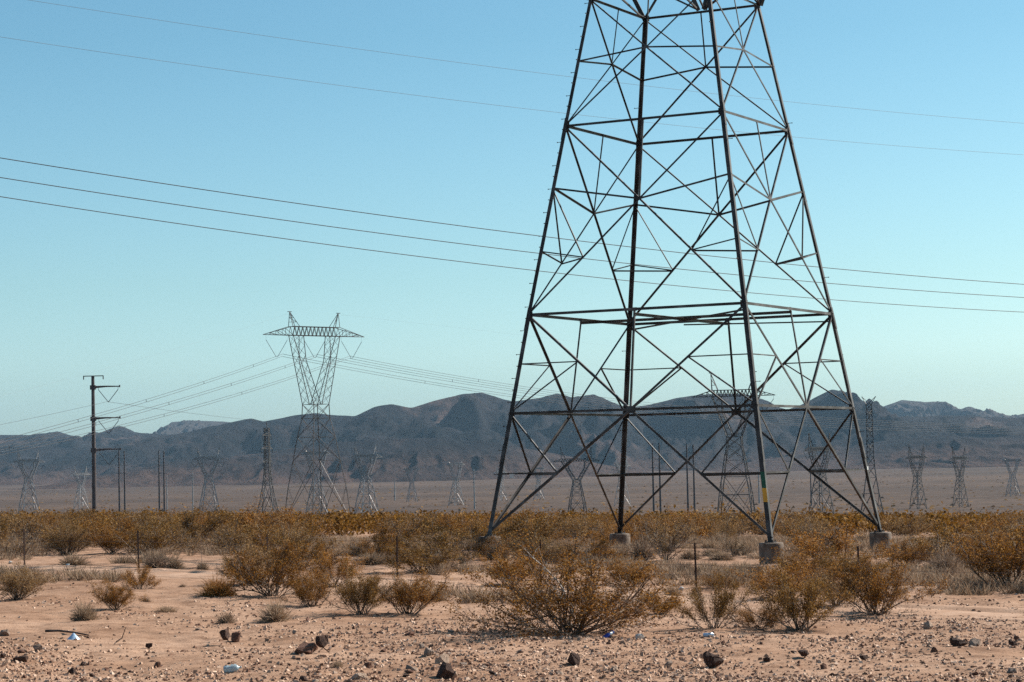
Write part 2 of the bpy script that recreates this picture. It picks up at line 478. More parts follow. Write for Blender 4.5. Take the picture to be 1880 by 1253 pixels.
def ridge(name, label, prof, depth, front, back, mat, foot, seed, rough=0.6, gully=1.0):
    """a mountain range as a real height field: crest profile, spurs and gullies running down to the plain"""
    px = np.array([p[0] for p in prof], float); py = np.array([p[1] for p in prof], float)
    W = [at_depth(a, b, depth) for a, b in prof]
    wx = np.array([w.x for w in W]); wz = np.array([w.z for w in W])
    pad = 0.22 * (1880 / F_PX) * depth
    x0, x1 = wx[0] - (pad if px[0] <= 0 else 0), wx[-1] + (pad if px[-1] >= 1880 else 0)
    nx, nv = 800, 130
    xs = np.linspace(x0, x1, nx)
    crest = np.interp(xs, wx, wz)
    k = np.exp(-np.linspace(-2, 2, 7) ** 2); k /= k.sum()
    cp = np.pad(crest, 3, mode='edge'); crest = np.convolve(cp, k, 'valid')
    crest += (fbm(xs / 260, xs * 0, 4, seed) * 7 + fbm(xs / 60, xs * 0 + 3, 3, seed + 5) * 2.2) * rough
    v = np.concatenate((np.linspace(-1, 0, 104), np.linspace(0, 1, nv - 103)[1:]))
    Xg, Vg = np.meshgrid(xs, v, indexing='ij')
    Cg = np.repeat(crest[:, None], len(v), 1)
    a = np.abs(Vg)
    # crest line wanders in depth; spurs come down towards the valley
    wander = fbm(xs / 900, xs * 0 + 9, 3, seed + 2)[:, None] * 0.28
    Yg = depth + np.where(Vg < 0, Vg * front, Vg * back) + wander * front * (1 - a)
    warp = fbm(Xg / 700, Yg / 700, 3, seed + 3) * 160
    rn = 1 - np.abs(fbm((Xg + warp) / 380, Yg / 900, 5, seed + 4, 0.6)) * 2.4
    rn2 = 1 - np.abs(fbm((Xg + warp * .6) / 105, Yg / 260, 4, seed + 7, 0.6)) * 2.4
    body = (1 - a) ** 1.25
    env = np.sin(np.clip(a, 0, 1) * math.pi) ** 0.8
    h = (Cg - foot) * (body + env * gully * (0.5 * (rn - 0.5) + 0.13 * (rn2 - 0.5)))
    Zg = foot + h - 25 * np.clip((a - 0.93) / 0.07, 0, 1)
    ends = np.clip(np.minimum((Xg - x0), (x1 - Xg)) / (0.12 * (x1 - x0)), 0, 1) if not (px[0] <= 0 and px[-1] >= 1880) else 1.0
    if px[0] <= 0 and px[-1] < 1880: ends = np.clip((x1 - Xg) / (0.1 * (x1 - x0)), 0, 1)
    if px[0] > 0 and px[-1] >= 1880: ends = np.clip((Xg - x0) / (0.1 * (x1 - x0)), 0, 1)
    n1, n2 = Xg.shape
    i = (np.arange(n1 - 1)[:, None] * n2 + np.arange(n2 - 1)[None, :]).ravel()
    Fc = np.stack((i, i + n2, i + n2 + 1, i + 1), 1)
    o = link(name, np_mesh(name, np.stack((Xg, Yg, Zg), -1).reshape(-1, 3), Fc, mat, True))
    return tag(o, label, 'mountains', kind='structure')

ridge('mountain_range', 'long dark bluish mountain range across the far side of the valley',
      [(0, 818), (60, 820), (130, 824), (200, 820), (280, 808), (330, 798), (390, 784), (430, 775), (463, 768), (485, 775), (510, 770), (545, 763), (580, 760), (620, 764), (655, 766), (690, 749), (722, 744), (757, 752),
       (800, 738), (850, 726), (885, 723), (920, 733), (940, 738), (985, 732), (1020, 723), (1050, 730), (1085, 726), (1120, 738), (1150, 750), (1190, 745), (1240, 733), (1300, 725), (1360, 722), (1400, 732),
       (1430, 748), (1443, 753), (1462, 749), (1490, 735), (1530, 714), (1560, 722), (1600, 752), (1640, 765), (1700, 763), (1740, 760), (1800, 762), (1880, 766)],
      7600, 1500, 1800, M['mtn'], -26, 40)
ridge('mountains', 'small peaks of the range at the far left', [(0, 797), (30, 797), (75, 789), (100, 797), (130, 802), (165, 797), (188, 787), (205, 781), (232, 793), (270, 796), (320, 800), (370, 812)],
      9000, 2200, 1500, M['mtn'], -22, 61)
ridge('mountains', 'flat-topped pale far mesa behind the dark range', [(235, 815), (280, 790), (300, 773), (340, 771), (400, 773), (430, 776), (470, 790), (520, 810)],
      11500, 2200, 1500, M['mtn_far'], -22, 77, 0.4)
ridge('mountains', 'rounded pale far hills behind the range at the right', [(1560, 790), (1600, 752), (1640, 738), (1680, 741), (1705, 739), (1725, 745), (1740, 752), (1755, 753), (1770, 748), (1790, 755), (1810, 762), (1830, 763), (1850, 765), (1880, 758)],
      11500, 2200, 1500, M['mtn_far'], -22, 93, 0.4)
ridge('hills', 'dark low foothills in front of the mountain range', [(120, 884), (230, 868), (330, 850), (420, 842), (520, 828), (600, 815), (700, 808), (800, 806), (900, 812), (1000, 830), (1100, 850), (1200, 868)],
      5600, 800, 900, M['hill'], -33, 113, 0.8)
ridge('hills', 'low dark foothills behind the right side of the big pylon', [(1300, 866), (1400, 846), (1480, 836), (1560, 828), (1640, 808), (1720, 800), (1800, 806), (1880, 800)],
      6000, 800, 900, M['hill'], -33, 131, 0.8)

# ------------------------------------------------------------------ the big lattice tower
TX, TY, TYAW = 6.3365, 86.8352, -0.4929
LZ = {1: 1.7787, 2: 5.328, 3: 9.9461, 4: 12.2229, 5: 14.618, 6: 16.9394}
LH = {1: 4.8, 2: 4.2657, 4: 3.16, 6: 2.3899}
C3Z, C5Z = 9.306, 14.8776
FOOT = {'A': -2.58, 'B': -2.87, 'C': -2.83, 'D': -2.873}
SG = {'C': (1, -1), 'A': (-1, -1), 'B': (-1, 1), 'D': (1, 1)}
def half_at(z):
    if z < LZ[1]: return LH[1] - (z - LZ[1]) * 0.1491
    return float(np.interp(z, [LZ[1], LZ[2], LZ[4], LZ[6], LZ[6] + 10], [LH[1], LH[2], LH[4], LH[6], 0.78]))

def big_tower():
    loc = Vector((TX, TY, CAM_Z))
    t = thing('lattice_tower', 'huge near steel lattice tower on four concrete footings rising out of the frame', 'pylon', loc, TYAW)
    def nd(l, z, inset=0.0):
        h = half_at(z) - inset
        return np.array((SG[l][0] * h, SG[l][1] * h, z))
    faces = {'AC': ('A', 'C', (0, -1, 0)), 'AB': ('A', 'B', (-1, 0, 0)), 'BD': ('B', 'D', (0, 1, 0)), 'CD': ('C', 'D', (1, 0, 0))}
    cnt = [0]
    def member(name, p, q, n, w=0.09, mat='steel', off=0.0):
        """face member: one flange lies in the face plane just behind the leg flange"""
        p, q = np.array(p, float), np.array(q, float)
        n = np.array(n, float)
        d = q - p; d /= np.linalg.norm(d)
        a = np.cross(n, d)
        if (a[2] < 0) == ((p[2] + q[2]) / 2 < 0.4): a = -a      # heel at the lower edge below eye level, at the upper edge above
        cnt[0] += 1
        w *= 0.7
        o = 0.026 + off + 0.0011 * (cnt[0] % 17)
        m = MB()
        m.angle(p - n * o - a * w / 2, q - n * o - a * w / 2, w, 0.011, a, -n)
        return m.build(name, M[mat], t)
    mid = lambda l, k, z: (nd(l, z) + nd(k, z)) / 2
    # legs: heel outwards, flanges along the two faces
    legs = {}
    for l in 'ABCD':
        sx, sy = SG[l]
        m = MB()
        for z0, z1, w in ((FOOT[l], LZ[2], 0.155), (LZ[2], LZ[4], 0.14), (LZ[4], LZ[6], 0.128)):
            m.angle(nd(l, z0), nd(l, z1), w, 0.02, (-sx, 0, 0), (0, -sy, 0))
        # splice plates and bolts at the joints
        for z in (LZ[2] - 0.55, LZ[4] - 0.5, LZ[1] - 1.9):
            p, q = nd(l, z), nd(l, z + 0.8)
            e = np.array((sx, sy, 0)) * 0.012
            m.box_axes(p + e, q - p, np.array((-sx, 0, 0)) * 0.135, np.array((0, -sy, 0)) * 0.0095)
            m.box_axes(p + e, q - p, np.array((-sx, 0, 0)) * 0.0095, np.array((0, -sy, 0)) * 0.135)
        legs[l] = m.build('leg', M['steel'], t)
        # footing under the leg
        wloc = Matrix.Rotation(TYAW, 3, 'Z') @ Vector(nd(l, FOOT[l])) + loc
        gz0 = gz(wloc.x, wloc.y) - CAM_Z
        fm = MB()
        top = FOOT[l] - 0.03
        fm.lathe([(0.41, gz0 - 0.4 - top), (0.415, -0.06), (0.405, -0.015), (0.385, 0.0)], 40, (wloc * 0)[:])
        fo = fm.build('concrete_footing', M['concrete'], t, False)
        p = nd(l, FOOT[l] , 0.06)
        fo.location = (p[0], p[1], top)
        bm = MB()
        b0 = nd(l, FOOT[l], 0.09)
        bm.box_axes(b0 + np.array((-0.16, -0.16, -0.029)), (0.32, 0, 0), (0, 0.32, 0), (0, 0, 0.035))
        for ex in (-0.12, 0.12):
            for ey in (-0.12, 0.12):
                bm.bar(b0 + np.array((ex, ey, -0.02)), b0 + np.array((ex, ey, 0.07)), 0.035)
        bm.build('base_plate', M['steel'], t)
    # painted identification bands on the front leg
    def band(z0, z1, mat, nm):
        p, q = nd('C', z0), nd('C', z1)
        e = np.array((1, -1, 0)) * 0.004
        m = MB(); m.box_axes(p + e, q - p, (-0.157, 0, 0), (0, 0.0035, 0)); m.build(nm, M[mat], t)
    band(-1.03, -0.48, 'green', 'green_band')
    band(-1.5, -1.03, 'yellow', 'orange_band')
    # number plates
    def plate(p, wv, hv, n, label):
        m = MB(); m.box_axes(np.array(p), wv, hv, np.array(n) * 0.006)
        q = m.build('number_plate', M['white'], t); q['label'] = label
    # step bolts climbing the legs
    sbm = MB(); sbm.tube([(0, 0, 0), (0.17, 0, 0)], 0.011, 6); sbm.bar((0.16, 0, 0), (0.185, 0, 0), 0.034)
    sb = sbm.mesh('step_bolt'); sb.materials.append(M['steel_dark'])
    for l, zz, ang in (('A', np.arange(-0.4, 16.9, 0.43), 0), ('D', np.arange(0.9, 16.5, 2.9), 0), ('B', np.arange(1.2, 16.5, 3.1), 0), ('C', np.arange(2.6, 16.5, 4.3), 0)):
        sx, sy = SG[l]
        for i, z in enumerate(zz):
            p = nd(l, z)
            o = link('step_bolt', sb, legs[l])
            if l == 'B':
                o.location = p + np.array((0.0, -sy * 0.1, 0)); o.rotation_euler = (0, 0, math.pi)
            else:
                ax = (i % 2 == 0)
                o.location = p + (np.array((0, -sy * 0.07, 0)) if ax else np.array((-sx * 0.07, 0, 0)))
                o.rotation_euler = (0, 0, (0 if sx > 0 else math.pi) if ax else (math.pi / 2 if sy > 0 else -math.pi / 2))
    for key, (l, k, n) in faces.items():
        n = np.array(n, float)
        m1, c3, c5 = mid(l, k, LZ[1]), mid(l, k, C3Z), mid(l, k, C5Z)
        m2, m4, m6 = mid(l, k, LZ[2]), mid(l, k, LZ[4]), mid(l, k, LZ[6])
        # belts all round
        for z, w in ((LZ[1], 0.125), (LZ[2], 0.14), (LZ[4], 0.125), (LZ[6], 0.11)):
            member('belt_strut', nd(l, z), nd(k, z), n, w)
        # vertical hangers at the middle of the face
        member('hanger', m2, m1, n, 0.095); member('hanger', m4, c3, n, 0.075); member('hanger', m6, c5, n, 0.06)
        for a in (l, k):
            foot, l1, l2, l4, l6 = (nd(a, z) for z in (FOOT[a] + 0.12, LZ[1], LZ[2], LZ[4], LZ[6]))
            member('diagonal_brace', m1, foot, n, 0.125)
            member('diagonal_brace', l2, m1, n, 0.115)
            member('diagonal_brace', l2, c3, n, 0.095, off=0.012 if a == l else 0.0)
            member('diagonal_brace', c3, l4, n, 0.09, off=0.012 if a == k else 0.0)
            member('diagonal_brace', l4, c5, n, 0.08, off=0.012 if a == l else 0.0)
            member('diagonal_brace', c5, l6, n, 0.075, off=0.012 if a == k else 0.0)
            # secondary struts
            dm0 = m1 + (foot - m1) * 0.51; dm1 = (l2 + m1) / 2; dm2 = (l2 + c3) / 2
            lz0 = LZ[1] + (FOOT[a] + 0.12 - LZ[1]) * 0.51; lz1 = (LZ[1] + LZ[2]) / 2; lz2 = (LZ[2] + LZ[3]) / 2
            member('secondary_strut', nd(a, lz0), dm0, n, 0.085); member('secondary_strut', l1, dm0, n, 0.085)
            member('secondary_strut', nd(a, lz1), dm1, n, 0.062); member('secondary_strut', l1, dm1, n, 0.072)
            member('secondary_strut', nd(a, lz2), dm2, n, 0.066); member('secondary_strut', nd(a, LZ[3]), dm2, n, 0.066)
            member('belt_strut', nd(a, LZ[3]), c3, n, 0.098); member('belt_strut', nd(a, LZ[5]), c5, n, 0.085)
        # gusset plates where braces meet
        for c, s in ((m1, 0.2), (m2, 0.1), (c3, 0.075), (c5, 0.065), (m4, 0.075)):
            tv = np.cross(n, (0, 0, 1)); e = -n * 0.05
            g = MB(); g.box_axes(c + e - tv * s - np.array((0, 0, s * 0.62)), tv * 2 * s, np.array((0, 0, s * 1.24)), -n * 0.011)
            g.build('gusset_plate', M['steel_dark'], t)
    for a in 'ABCD':    # corner ties between neighbouring face braces
        ns = [f for f in faces.values() if a in f[:2]]
        for zz, tt in ((0, 'lo'), (2, 'hi')):
            pts = []
            for l, k, n in ns:
                n = np.array(n, float)
                if tt == 'lo':
                    m1 = mid(l, k, LZ[1]); f = nd(a, FOOT[a] + 0.12); pts.append(m1 + (f - m1) * 0.51 - n * 0.05)
                else:
                    pts.append((nd(a, LZ[2]) + mid(l, k, C3Z)) / 2 - n * 0.05)
            m = MB(); m.angle(pts[0], pts[1], 0.085 if tt == 'lo' else 0.055, 0.011, (0, 0, -1), np.cross(pts[1] - pts[0], (0, 0, 1.0)))
            m.build('corner_tie', M['steel'], t)
        s = np.array((SG[a][0], SG[a][1], 0.0))
        for z in (LZ[1], LZ[2], LZ[4], LZ[6]):
            for q in ((-s[0], 0, 0), (0, -s[1], 0)):
                q = np.array(q); on = np.array((0, s[1], 0)) if q[0] else np.array((s[0], 0, 0))
                g = MB(); c = nd(a, z) - on * 0.024
                g.box_axes(c + q * 0.02 - np.array((0, 0, 0.11)), q * 0.2, (0, 0, 0.22), -on * 0.0008 - on * 0.001)
                g.build('gusset_plate', M['steel_dark'], t)
    # horizontal plan bracing at the second belt
    z = LZ[2]
    ctr = np.array((0, 0, z - 0.1))
    dz = np.array((0, 0, -0.07))
    for i, (p, q, w) in enumerate(((mid('A', 'B', z), mid('C', 'D', z), 0.1), (mid('A', 'C', z), mid('B', 'D', z), 0.1), (nd('B', z, 0.1), nd('C', z, 0.1), 0.06), (ctr, nd('D', z, 0.1), 0.05))):
        m = MB(); m.angle(p + dz * (1 + i * 0.9), q + dz * (1 + i * 0.9), w, 0.012, np.cross(q - p, (0, 0, 1.0)), (0, 0, -1))
        m.build('plan_brace', M['steel'], t)
    # bands / plates
    for a, k, lab in (('A', 'C', 'small pale plate on the lowest strut'),):
        p = nd(a, -0.36) + (nd(k, -0.36) - nd(a, -0.36)) * 0.045 + np.array((0, -0.02, -0.18))
        plate(p, (0.2, 0, 0), (0, 0, 0.15), (0, -1, 0), lab)
    p = nd('D', -0.55, 0.0) + np.array((0.012, -0.2, 0.0))
    plate(p, (0, 0.13, 0), (0, 0, 0.13), (1, 0, 0), 'white plate on the right-hand leg')
    # the head of the tower above the frame: two lattice arms and a crossbeam
    z6, w6 = LZ[6], LH[6]
    zb, xo, xi, yb = z6 + 13.0, 8.3, 5.2, 0.8
    for sx in (-1, 1):
        m = MB()
        for sy in (-1, 1):
            A0, A1 = np.array((sx * w6, sy * w6, z6)), np.array((sx * xo, sy * yb, zb))
            B0, B1 = np.array((sx * 0.12, sy * w6, z6 + 0.1)), np.array((sx * xi, sy * yb, zb))
            m.bar(A0, A1, 0.16); m.bar(B0, B1, 0.16)
            for i in range(7):
                a, b = i / 7, (i + 1) / 7
                m.bar(A0 + (A1 - A0) * a, B0 + (B1 - B0) * b, 0.07); m.bar(B0 + (B1 - B0) * a, A0 + (A1 - A0) * b, 0.07)
        for P0, P1 in (((sx * w6, w6, z6), (sx * xo, yb, zb)), ((sx * 0.12, w6, z6 + 0.1), (sx * xi, yb, zb))):
            P0, P1 = np.array(P0), np.array(P1); fl = np.array((1, -1, 1))
            for i in range(7):
                a, b = P0 + (P1 - P0) * i / 7, P0 + (P1 - P0) * (i + 1) / 7
                m.bar(a, b * fl, 0.06); m.bar(b, b * fl, 0.06)
        m.build('tower_arm', M['steel'], t)
    m = MB()
    truss(m, -15.5, 15.5, xo, yb, zb, 2.0, 0.07)
    m.build('crossbeam', M['steel'], t)
    return t

def truss(m, xa, xb, xo, yb, zb, bh, r):
    n = 12
    xs = np.linspace(-xo, xo, n + 1)
    for sy in (-1, 1):
        m.bar((-xo, sy * yb, zb), (xo, sy * yb, zb), r * 1.5); m.bar((-xo, sy * yb, zb + bh), (xo, sy * yb, zb + bh), r * 1.5)
        for i in range(n):
            m.bar((xs[i], sy * yb, zb), ((xs[i] + xs[i + 1]) / 2, sy * yb, zb + bh), r)
            m.bar(((xs[i] + xs[i + 1]) / 2, sy * yb, zb + bh), (xs[i + 1], sy * yb, zb), r)
        for tip, s in ((xa, -1), (xb, 1)):
            m.bar((s * xo, sy * yb, zb), (tip, 0, zb), r * 1.4); m.bar((s * xo, sy * yb, zb + bh), (tip, 0, zb), r * 1.3)
            for f in (0.25, 0.5, 0.75):
                x = s * xo + (tip - s * xo) * f; g = 1 - f
                m.bar((x, sy * yb * g, zb), (x, sy * yb * g, zb + bh * g), r * 0.9)
                x2 = s * xo + (tip - s * xo) * (f - 0.25)
                m.bar((x2, sy * yb * (g + .25), zb), (x, sy * yb * g, zb + bh * g), r * 0.9)
    for i in range(n + 1):
        m.bar((xs[i], -yb, zb), (xs[i], yb, zb), r * 0.8); m.bar((xs[i], -yb, zb + bh), (xs[i], yb, zb + bh), r * 0.8)
big_tower()

# ------------------------------------------------------------------ distant pylons
def lattice_body(m, zs, hs, r, xpat=True):
    c = [(-1, -1), (1, -1), (1, 1), (-1, 1)]
    for i in range(len(zs) - 1):
        z0, z1, h0, h1 = zs[i], zs[i + 1], hs[i], hs[i + 1]
        for j in range(4):
            a, b = np.array(c[j], float), np.array(c[(j + 1) % 4], float)
            P = lambda q, h, z: np.array((q[0] * h, q[1] * h, z))
            m.bar(P(a, h0, z0), P(a, h1, z1), r * 1.7)
            if i > 0: m.bar(P(a, h0, z0), P(b, h0, z0), r * 0.9)
            if i == 0:
                top = P((a + b) / 2, h1, z1)
                for q in (a, b):
                    m.bar(P(q, h0, z0), top, r * 1.1)
                    half = (P(q, h0, z0) + top) / 2; lg = (P(q, h0, z0) + P(q, h1, z1)) / 2
                    m.bar(half, lg, r * 0.7); m.bar(half, P(q, h1, z1), r * 0.7)
            elif i == 1 and xpat:
                bot = P((a + b) / 2, h0, z0)
                for q in (a, b): m.bar(P(q, h1, z1), bot, r)
            else:
                m.bar(P(a, h0, z0), P(b, h1, z1), r); m.bar(P(b, h0, z0), P(a, h1, z1), r)
    for j in range(4):
        a, b = c[j], c[(j + 1) % 4]; h, z = hs[-1], zs[-1]
        m.bar((a[0] * h, a[1] * h, z), (b[0] * h, b[1] * h, z), r)

def vstring(m, x, z, half, drop, r):
    for s in (-1, 1):
        m.tube([(x + s * half, 0, z - 1.0), (x + s * 0.15, 0, z - drop)], r, 5)
        m.tube([(x + s * half, 0, z), (x + s * half, 0, z - 1.0)], r * 0.3, 4)

def delta_tower(label, H, loc, yaw, r, mat, base=0.115, xo_f=0.195, tip_f=0.39, waist=0.56, group=None, vins=True, peak=0.11, waist_w=0.048):
    """waisted delta pylon: tapering body, two arms round an open window, crossbeam, earth-wire peaks, V insulators"""
    t = thing('lattice_tower', label, 'pylon', loc, yaw, group)
    zw, bh, ph = H * waist, H * 0.042, H * peak
    zb = H - ph - bh
    m = MB()
    lattice_body(m, [0, zw * .3, zw * .52, zw * .72, zw * .88, zw], [base * H, base * H * .76 + waist_w * H * .24, base * H * .5 + waist_w * H * .5, base * H * .28 + waist_w * H * .72, waist_w * H * 1.06, waist_w * H], r)
    m.build('tower_body', M[mat], t)
    w, xo, xi, yb = waist_w * H, H * xo_f, H * xo_f * 0.56, H * 0.018
    for s in (-1, 1):
        m = MB()
        for sy in (-1, 1):
            A0, A1 = np.array((s * w, sy * w, zw)), np.array((s * xo, sy * yb, zb))
            def inner(f, sy=sy):      # the inner chord rises steeply from the waist, then turns nearly upright
                x = xi * (.04 + .9 * f / .64) if f < .64 else xi * (.94 + .06 * (f - .64) / .36)
                return np.array((s * x, sy * (w + (yb - w) * f), zw + (zb - zw) * f))
            m.bar(A0, A1, r * 1.5); m.bar(inner(0), inner(.64), r * 1.5); m.bar(inner(.64), inner(1), r * 1.5)
            for i in range(7):
                a, b = i / 7, (i + 1) / 7
                m.bar(A0 + (A1 - A0) * a, inner(b), r * .6); m.bar(inner(a), A0 + (A1 - A0) * b, r * .6)
        fl = np.array((1, -1, 1))
        for i in range(7):
            for fn in (inner, lambda f: np.array((s * (w + (xo - w) * f), w + (yb - w) * f, zw + (zb - zw) * f))):
                m.bar(fn(i / 7), fn((i + 1) / 7) * fl, r * .55)
        m.build('tower_arm', M[mat], t)
        m = MB()
        top = np.array((s * xo * 1.04, 0, H))
        for x in (xo * 0.72, xo):
            for sy in (-1, 1):
                p = np.array((s * x, sy * yb, zb + bh)); m.bar(p, top, r * 1.2)
        for f in (0.3, 0.6):
            p = np.array((s * xo * .72, -yb, zb + bh)); q = np.array((s * xo, yb, zb + bh))
            m.bar(p + (top - p) * f, q + (top - q) * f, r); m.bar(p + (top - p) * f, q + (top - q) * (f + .3), r)
        m.bar(top - np.array((0.5, 0, 0)), top + np.array((0.5, 0, 0)), r * 1.6)
        m.build('earth_wire_peak', M[mat], t)
    m = MB(); truss(m, -H * tip_f, H * tip_f, xo, yb, zb, bh, r); m.build('crossbeam', M[mat], t)
    if vins:
        for x in (-H * tip_f * .74, 0, H * tip_f * .74):
            m = MB(); vstring(m, x, zb, H * 0.062, H * 0.105, r * .62); m.build('insulator_string', M['insul'], t)
    return t

def base_at(px, py, d):
    p = at_depth(px, py, d)
    return Vector((p.x, p.y, float(base_z(p.x, p.y)) - 0.3))

def height_for(px, ptop, d, b):
    return at_depth(px, ptop, d).z - b.z

b = base_at(583, 938, 475)
T1 = delta_tower('tall grey delta pylon with V insulators standing alone against the sky', height_for(580, 574, 475, b), b, math.radians(42), 0.075, 'galv_dark', tip_f=0.303, xo_f=0.14, peak=0.07, waist_w=.045)
b = base_at(1352, 938, 640)
T2 = delta_tower('delta pylon seen through the lower bracing of the huge near tower', height_for(1345, 684, 640, b), b, math.radians(-12), 0.135, 'galv_dark', xo_f=0.145, tip_f=0.285, peak=0.12, base=0.12)

# small far pylons: one of each kind, then copies
SMALL_GROUP = 'small far pylons along the valley floor'
def small_tower(px, top, H0, label, src, wf=1.0, yaw=None):
    d = H0 * F_PX / (938 - top)
    b = base_at(px, 938, d)
    o = copy_tree(src)
    o.location = b
    H = height_for(px, top, d, b)
    o.scale = (H / 40 * wf, H / 40 * wf, H / 40)
    if yaw is not None: o.rotation_euler = (0, 0, math.radians(yaw))
    tag(o, label, 'pylon', SMALL_GROUP)
    return o
pa = delta_tower('x', 40, (0, 0, -500), math.radians(40), 0.21, 'galv', peak=0.15, base=0.13, xo_f=0.16, tip_f=0.27)
pb = delta_tower('x', 40, (0, 0, -500), math.radians(12), 0.19, 'galv_dark', peak=0.17, base=0.11, xo_f=0.2, tip_f=0.33, waist=.5)
pc = delta_tower('x', 40, (0, 0, -500), math.radians(25), 0.22, 'galv', peak=0.03, base=0.13, xo_f=0.17, tip_f=0.25, vins=False)
for px, top, label, src, wf, yaw in (
        (53, 826, 'small far pylon nearest the left edge of the photo', pa, 1.0, 30), (149, 857, 'shortest far pylon just left of the steel pole with three arms', pa, 1.0, 45),
        (384, 820, 'pale far pylon between the thin lone pole and the narrow dark column pylon', pa, 1.0, 20), (582, 826, 'far pylon seen through the body of the tall lone delta pylon', pc, 1.0, 30),
        (673, 815, 'far pylon with tall peaks just right of the tall lone delta pylon', pa, 1.0, 30), (757, 858, 'small far pylon right beside a short thin pole on the plain', pc, 1.05, 15),
        (838, 848, 'flat-topped far pylon just left of the thin pole by the near tower', pc, 1.0, 35), (921, 856, 'far pylon behind the left leg of the huge near tower', pa, .9, 40),
        (990, 857, 'flat-topped far pylon between the left pair of legs of the near tower', pc, .95, 30), (1060, 822, 'broad-armed far pylon between the left and rear legs of the near tower', pb, 1.15, 8),
        (1143, 838, 'far pylon right behind the rear leg of the near tower', pa, .9, 40), (1508, 796, 'far pylon framed between the front leg and the right leg of the near tower', pb, 1.0, 45),
        (1686, 817, 'dark far pylon with hanging insulators, first to the right of the dark column pylon', pb, .85, 40), (1764, 820, 'dark far pylon with twin peaks, second to the right of the dark column pylon', pb, .85, 44),
        (1861, 842, 'flat-topped far pylon nearest the right edge of the photo', pc, 1.15, 12)):
    small_tower(px, top, 42, label, src, wf, yaw)
for o in (pa, pb, pc):
    for ch in list(o.children): bpy.data.objects.remove(ch)
    bpy.data.objects.remove(o)

def column_tower(label, H, loc, yaw, r, mat, horns):
    """narrow double-circuit column with three pairs of arms, flared legs"""
    t = thing('lattice_tower', label, 'pylon', loc, yaw)
    m = MB()
    sh = H * 0.022
    zs = [0, H * .2, H * .33, H * .43] + list(np.linspace(H * .5, H * .94, 11))
    hs = [H * .1, H * .062, H * .042, H * .032] + list(np.linspace(sh * 1.25, sh, 11))
    lattice_body(m, zs, hs, r)
    if not horns: m.bar((0, 0, H * .94), (0, 0, H), r * 1.5)
    m.build('tower_body', M[mat], t)
    for k, z in enumerate((H * .58, H * .72, H * .86)):
        for s in (-1, 1):
            a = MB(); L = H * (0.16, 0.19, 0.15)[k]
            for sy in (-1, 1):
                a.bar((s * sh, sy * sh, z), (s * L, 0, z), r); a.bar((s * sh, sy * sh, z + H * .03), (s * L, 0, z), r)
            a.build('crossarm', M[mat], t)
            i = MB(); i.tube([(s * L, 0, z), (s * L, 0, z - H * .05)], r, 5); i.build('insulator_string', M['insul'], t)
    if horns:
        for s in (-1, 1):
            a = MB(); top = np.array((0, s * H * .055, H))
            for x in (-sh, sh):
                a.bar((x, s * sh, H * .94), top, r); a.bar((x, 0, H * .95), top, r)
            a.bar(top - np.array((.6, 0, 0)), top + np.array((.6, 0, 0)), r * 2.2)
            a.build('earth_wire_peak', M[mat], t)
    return t
b = base_at(492, 938, 1150)
column_tower('narrow dark column pylon left of the tall lone delta pylon', height_for(492, 776, 1150, b), b, math.radians(78), 0.19, 'galv_dark', False)
b = base_at(1601, 938, 900)
column_tower('narrow dark column pylon with a forked top beside the right leg of the near tower', height_for(1600, 729, 900, b), b, math.radians(80), 0.16, 'galv_dark', True)

# ------------------------------------------------------------------ steel poles
def big_pole():
    d = 600
    b = base_at(173.5, 938, d)
    H = height_for(172, 690, d, b)
    s = d / F_PX
    t = thing('transmission_pole', 'tall brown steel pole with three arms on its right side and V insulators', 'pole', b)
    m = MB(); m.tube([(0, 0, 0), (0, 0, H)], [0.62, 0.4], 12); m.build('pole', M['pole'], t)
    m = MB(); m.bar((-17 * s, 0, H - 0.1), (19 * s, 0, H - 0.1), 0.3, 0.22); m.bar((-17 * s, 0, H - 1.0), (-17 * s, 0, H), .22); m.bar((19 * s, 0, H - 1.0), (19 * s, 0, H), .22)
    m.build('top_crossbar', M['pole'], t)
    for y in (709, 763, 817):
        z = (b.z + H - b.z) * (938 - y) / (938 - 690)
        m = MB(); m.tube([(0, 0, z - .15), (24 * s, 0, z), (49 * s, 0, z - .05)], [0.34, 0.2, 0.13], 8); m.bar((-.7, 0, z - .2), (.7, 0, z - .2), .95, 1.1); m.bar((49 * s, 0, z - .3), (49 * s, 0, z + .3), .3)
        m.build('pole_arm', M['pole'], t)
        for x in (10, 46):
            i = MB(); i.tube([(x * s, 0, z - 6 * s), (28 * s, 0, z - 29 * s)], 0.09, 6); i.tube([(x * s, 0, z), (x * s, 0, z - 6 * s)], 0.05, 4)
            i.build('insulator_string', M['insul'], t)
    return t
big_pole()

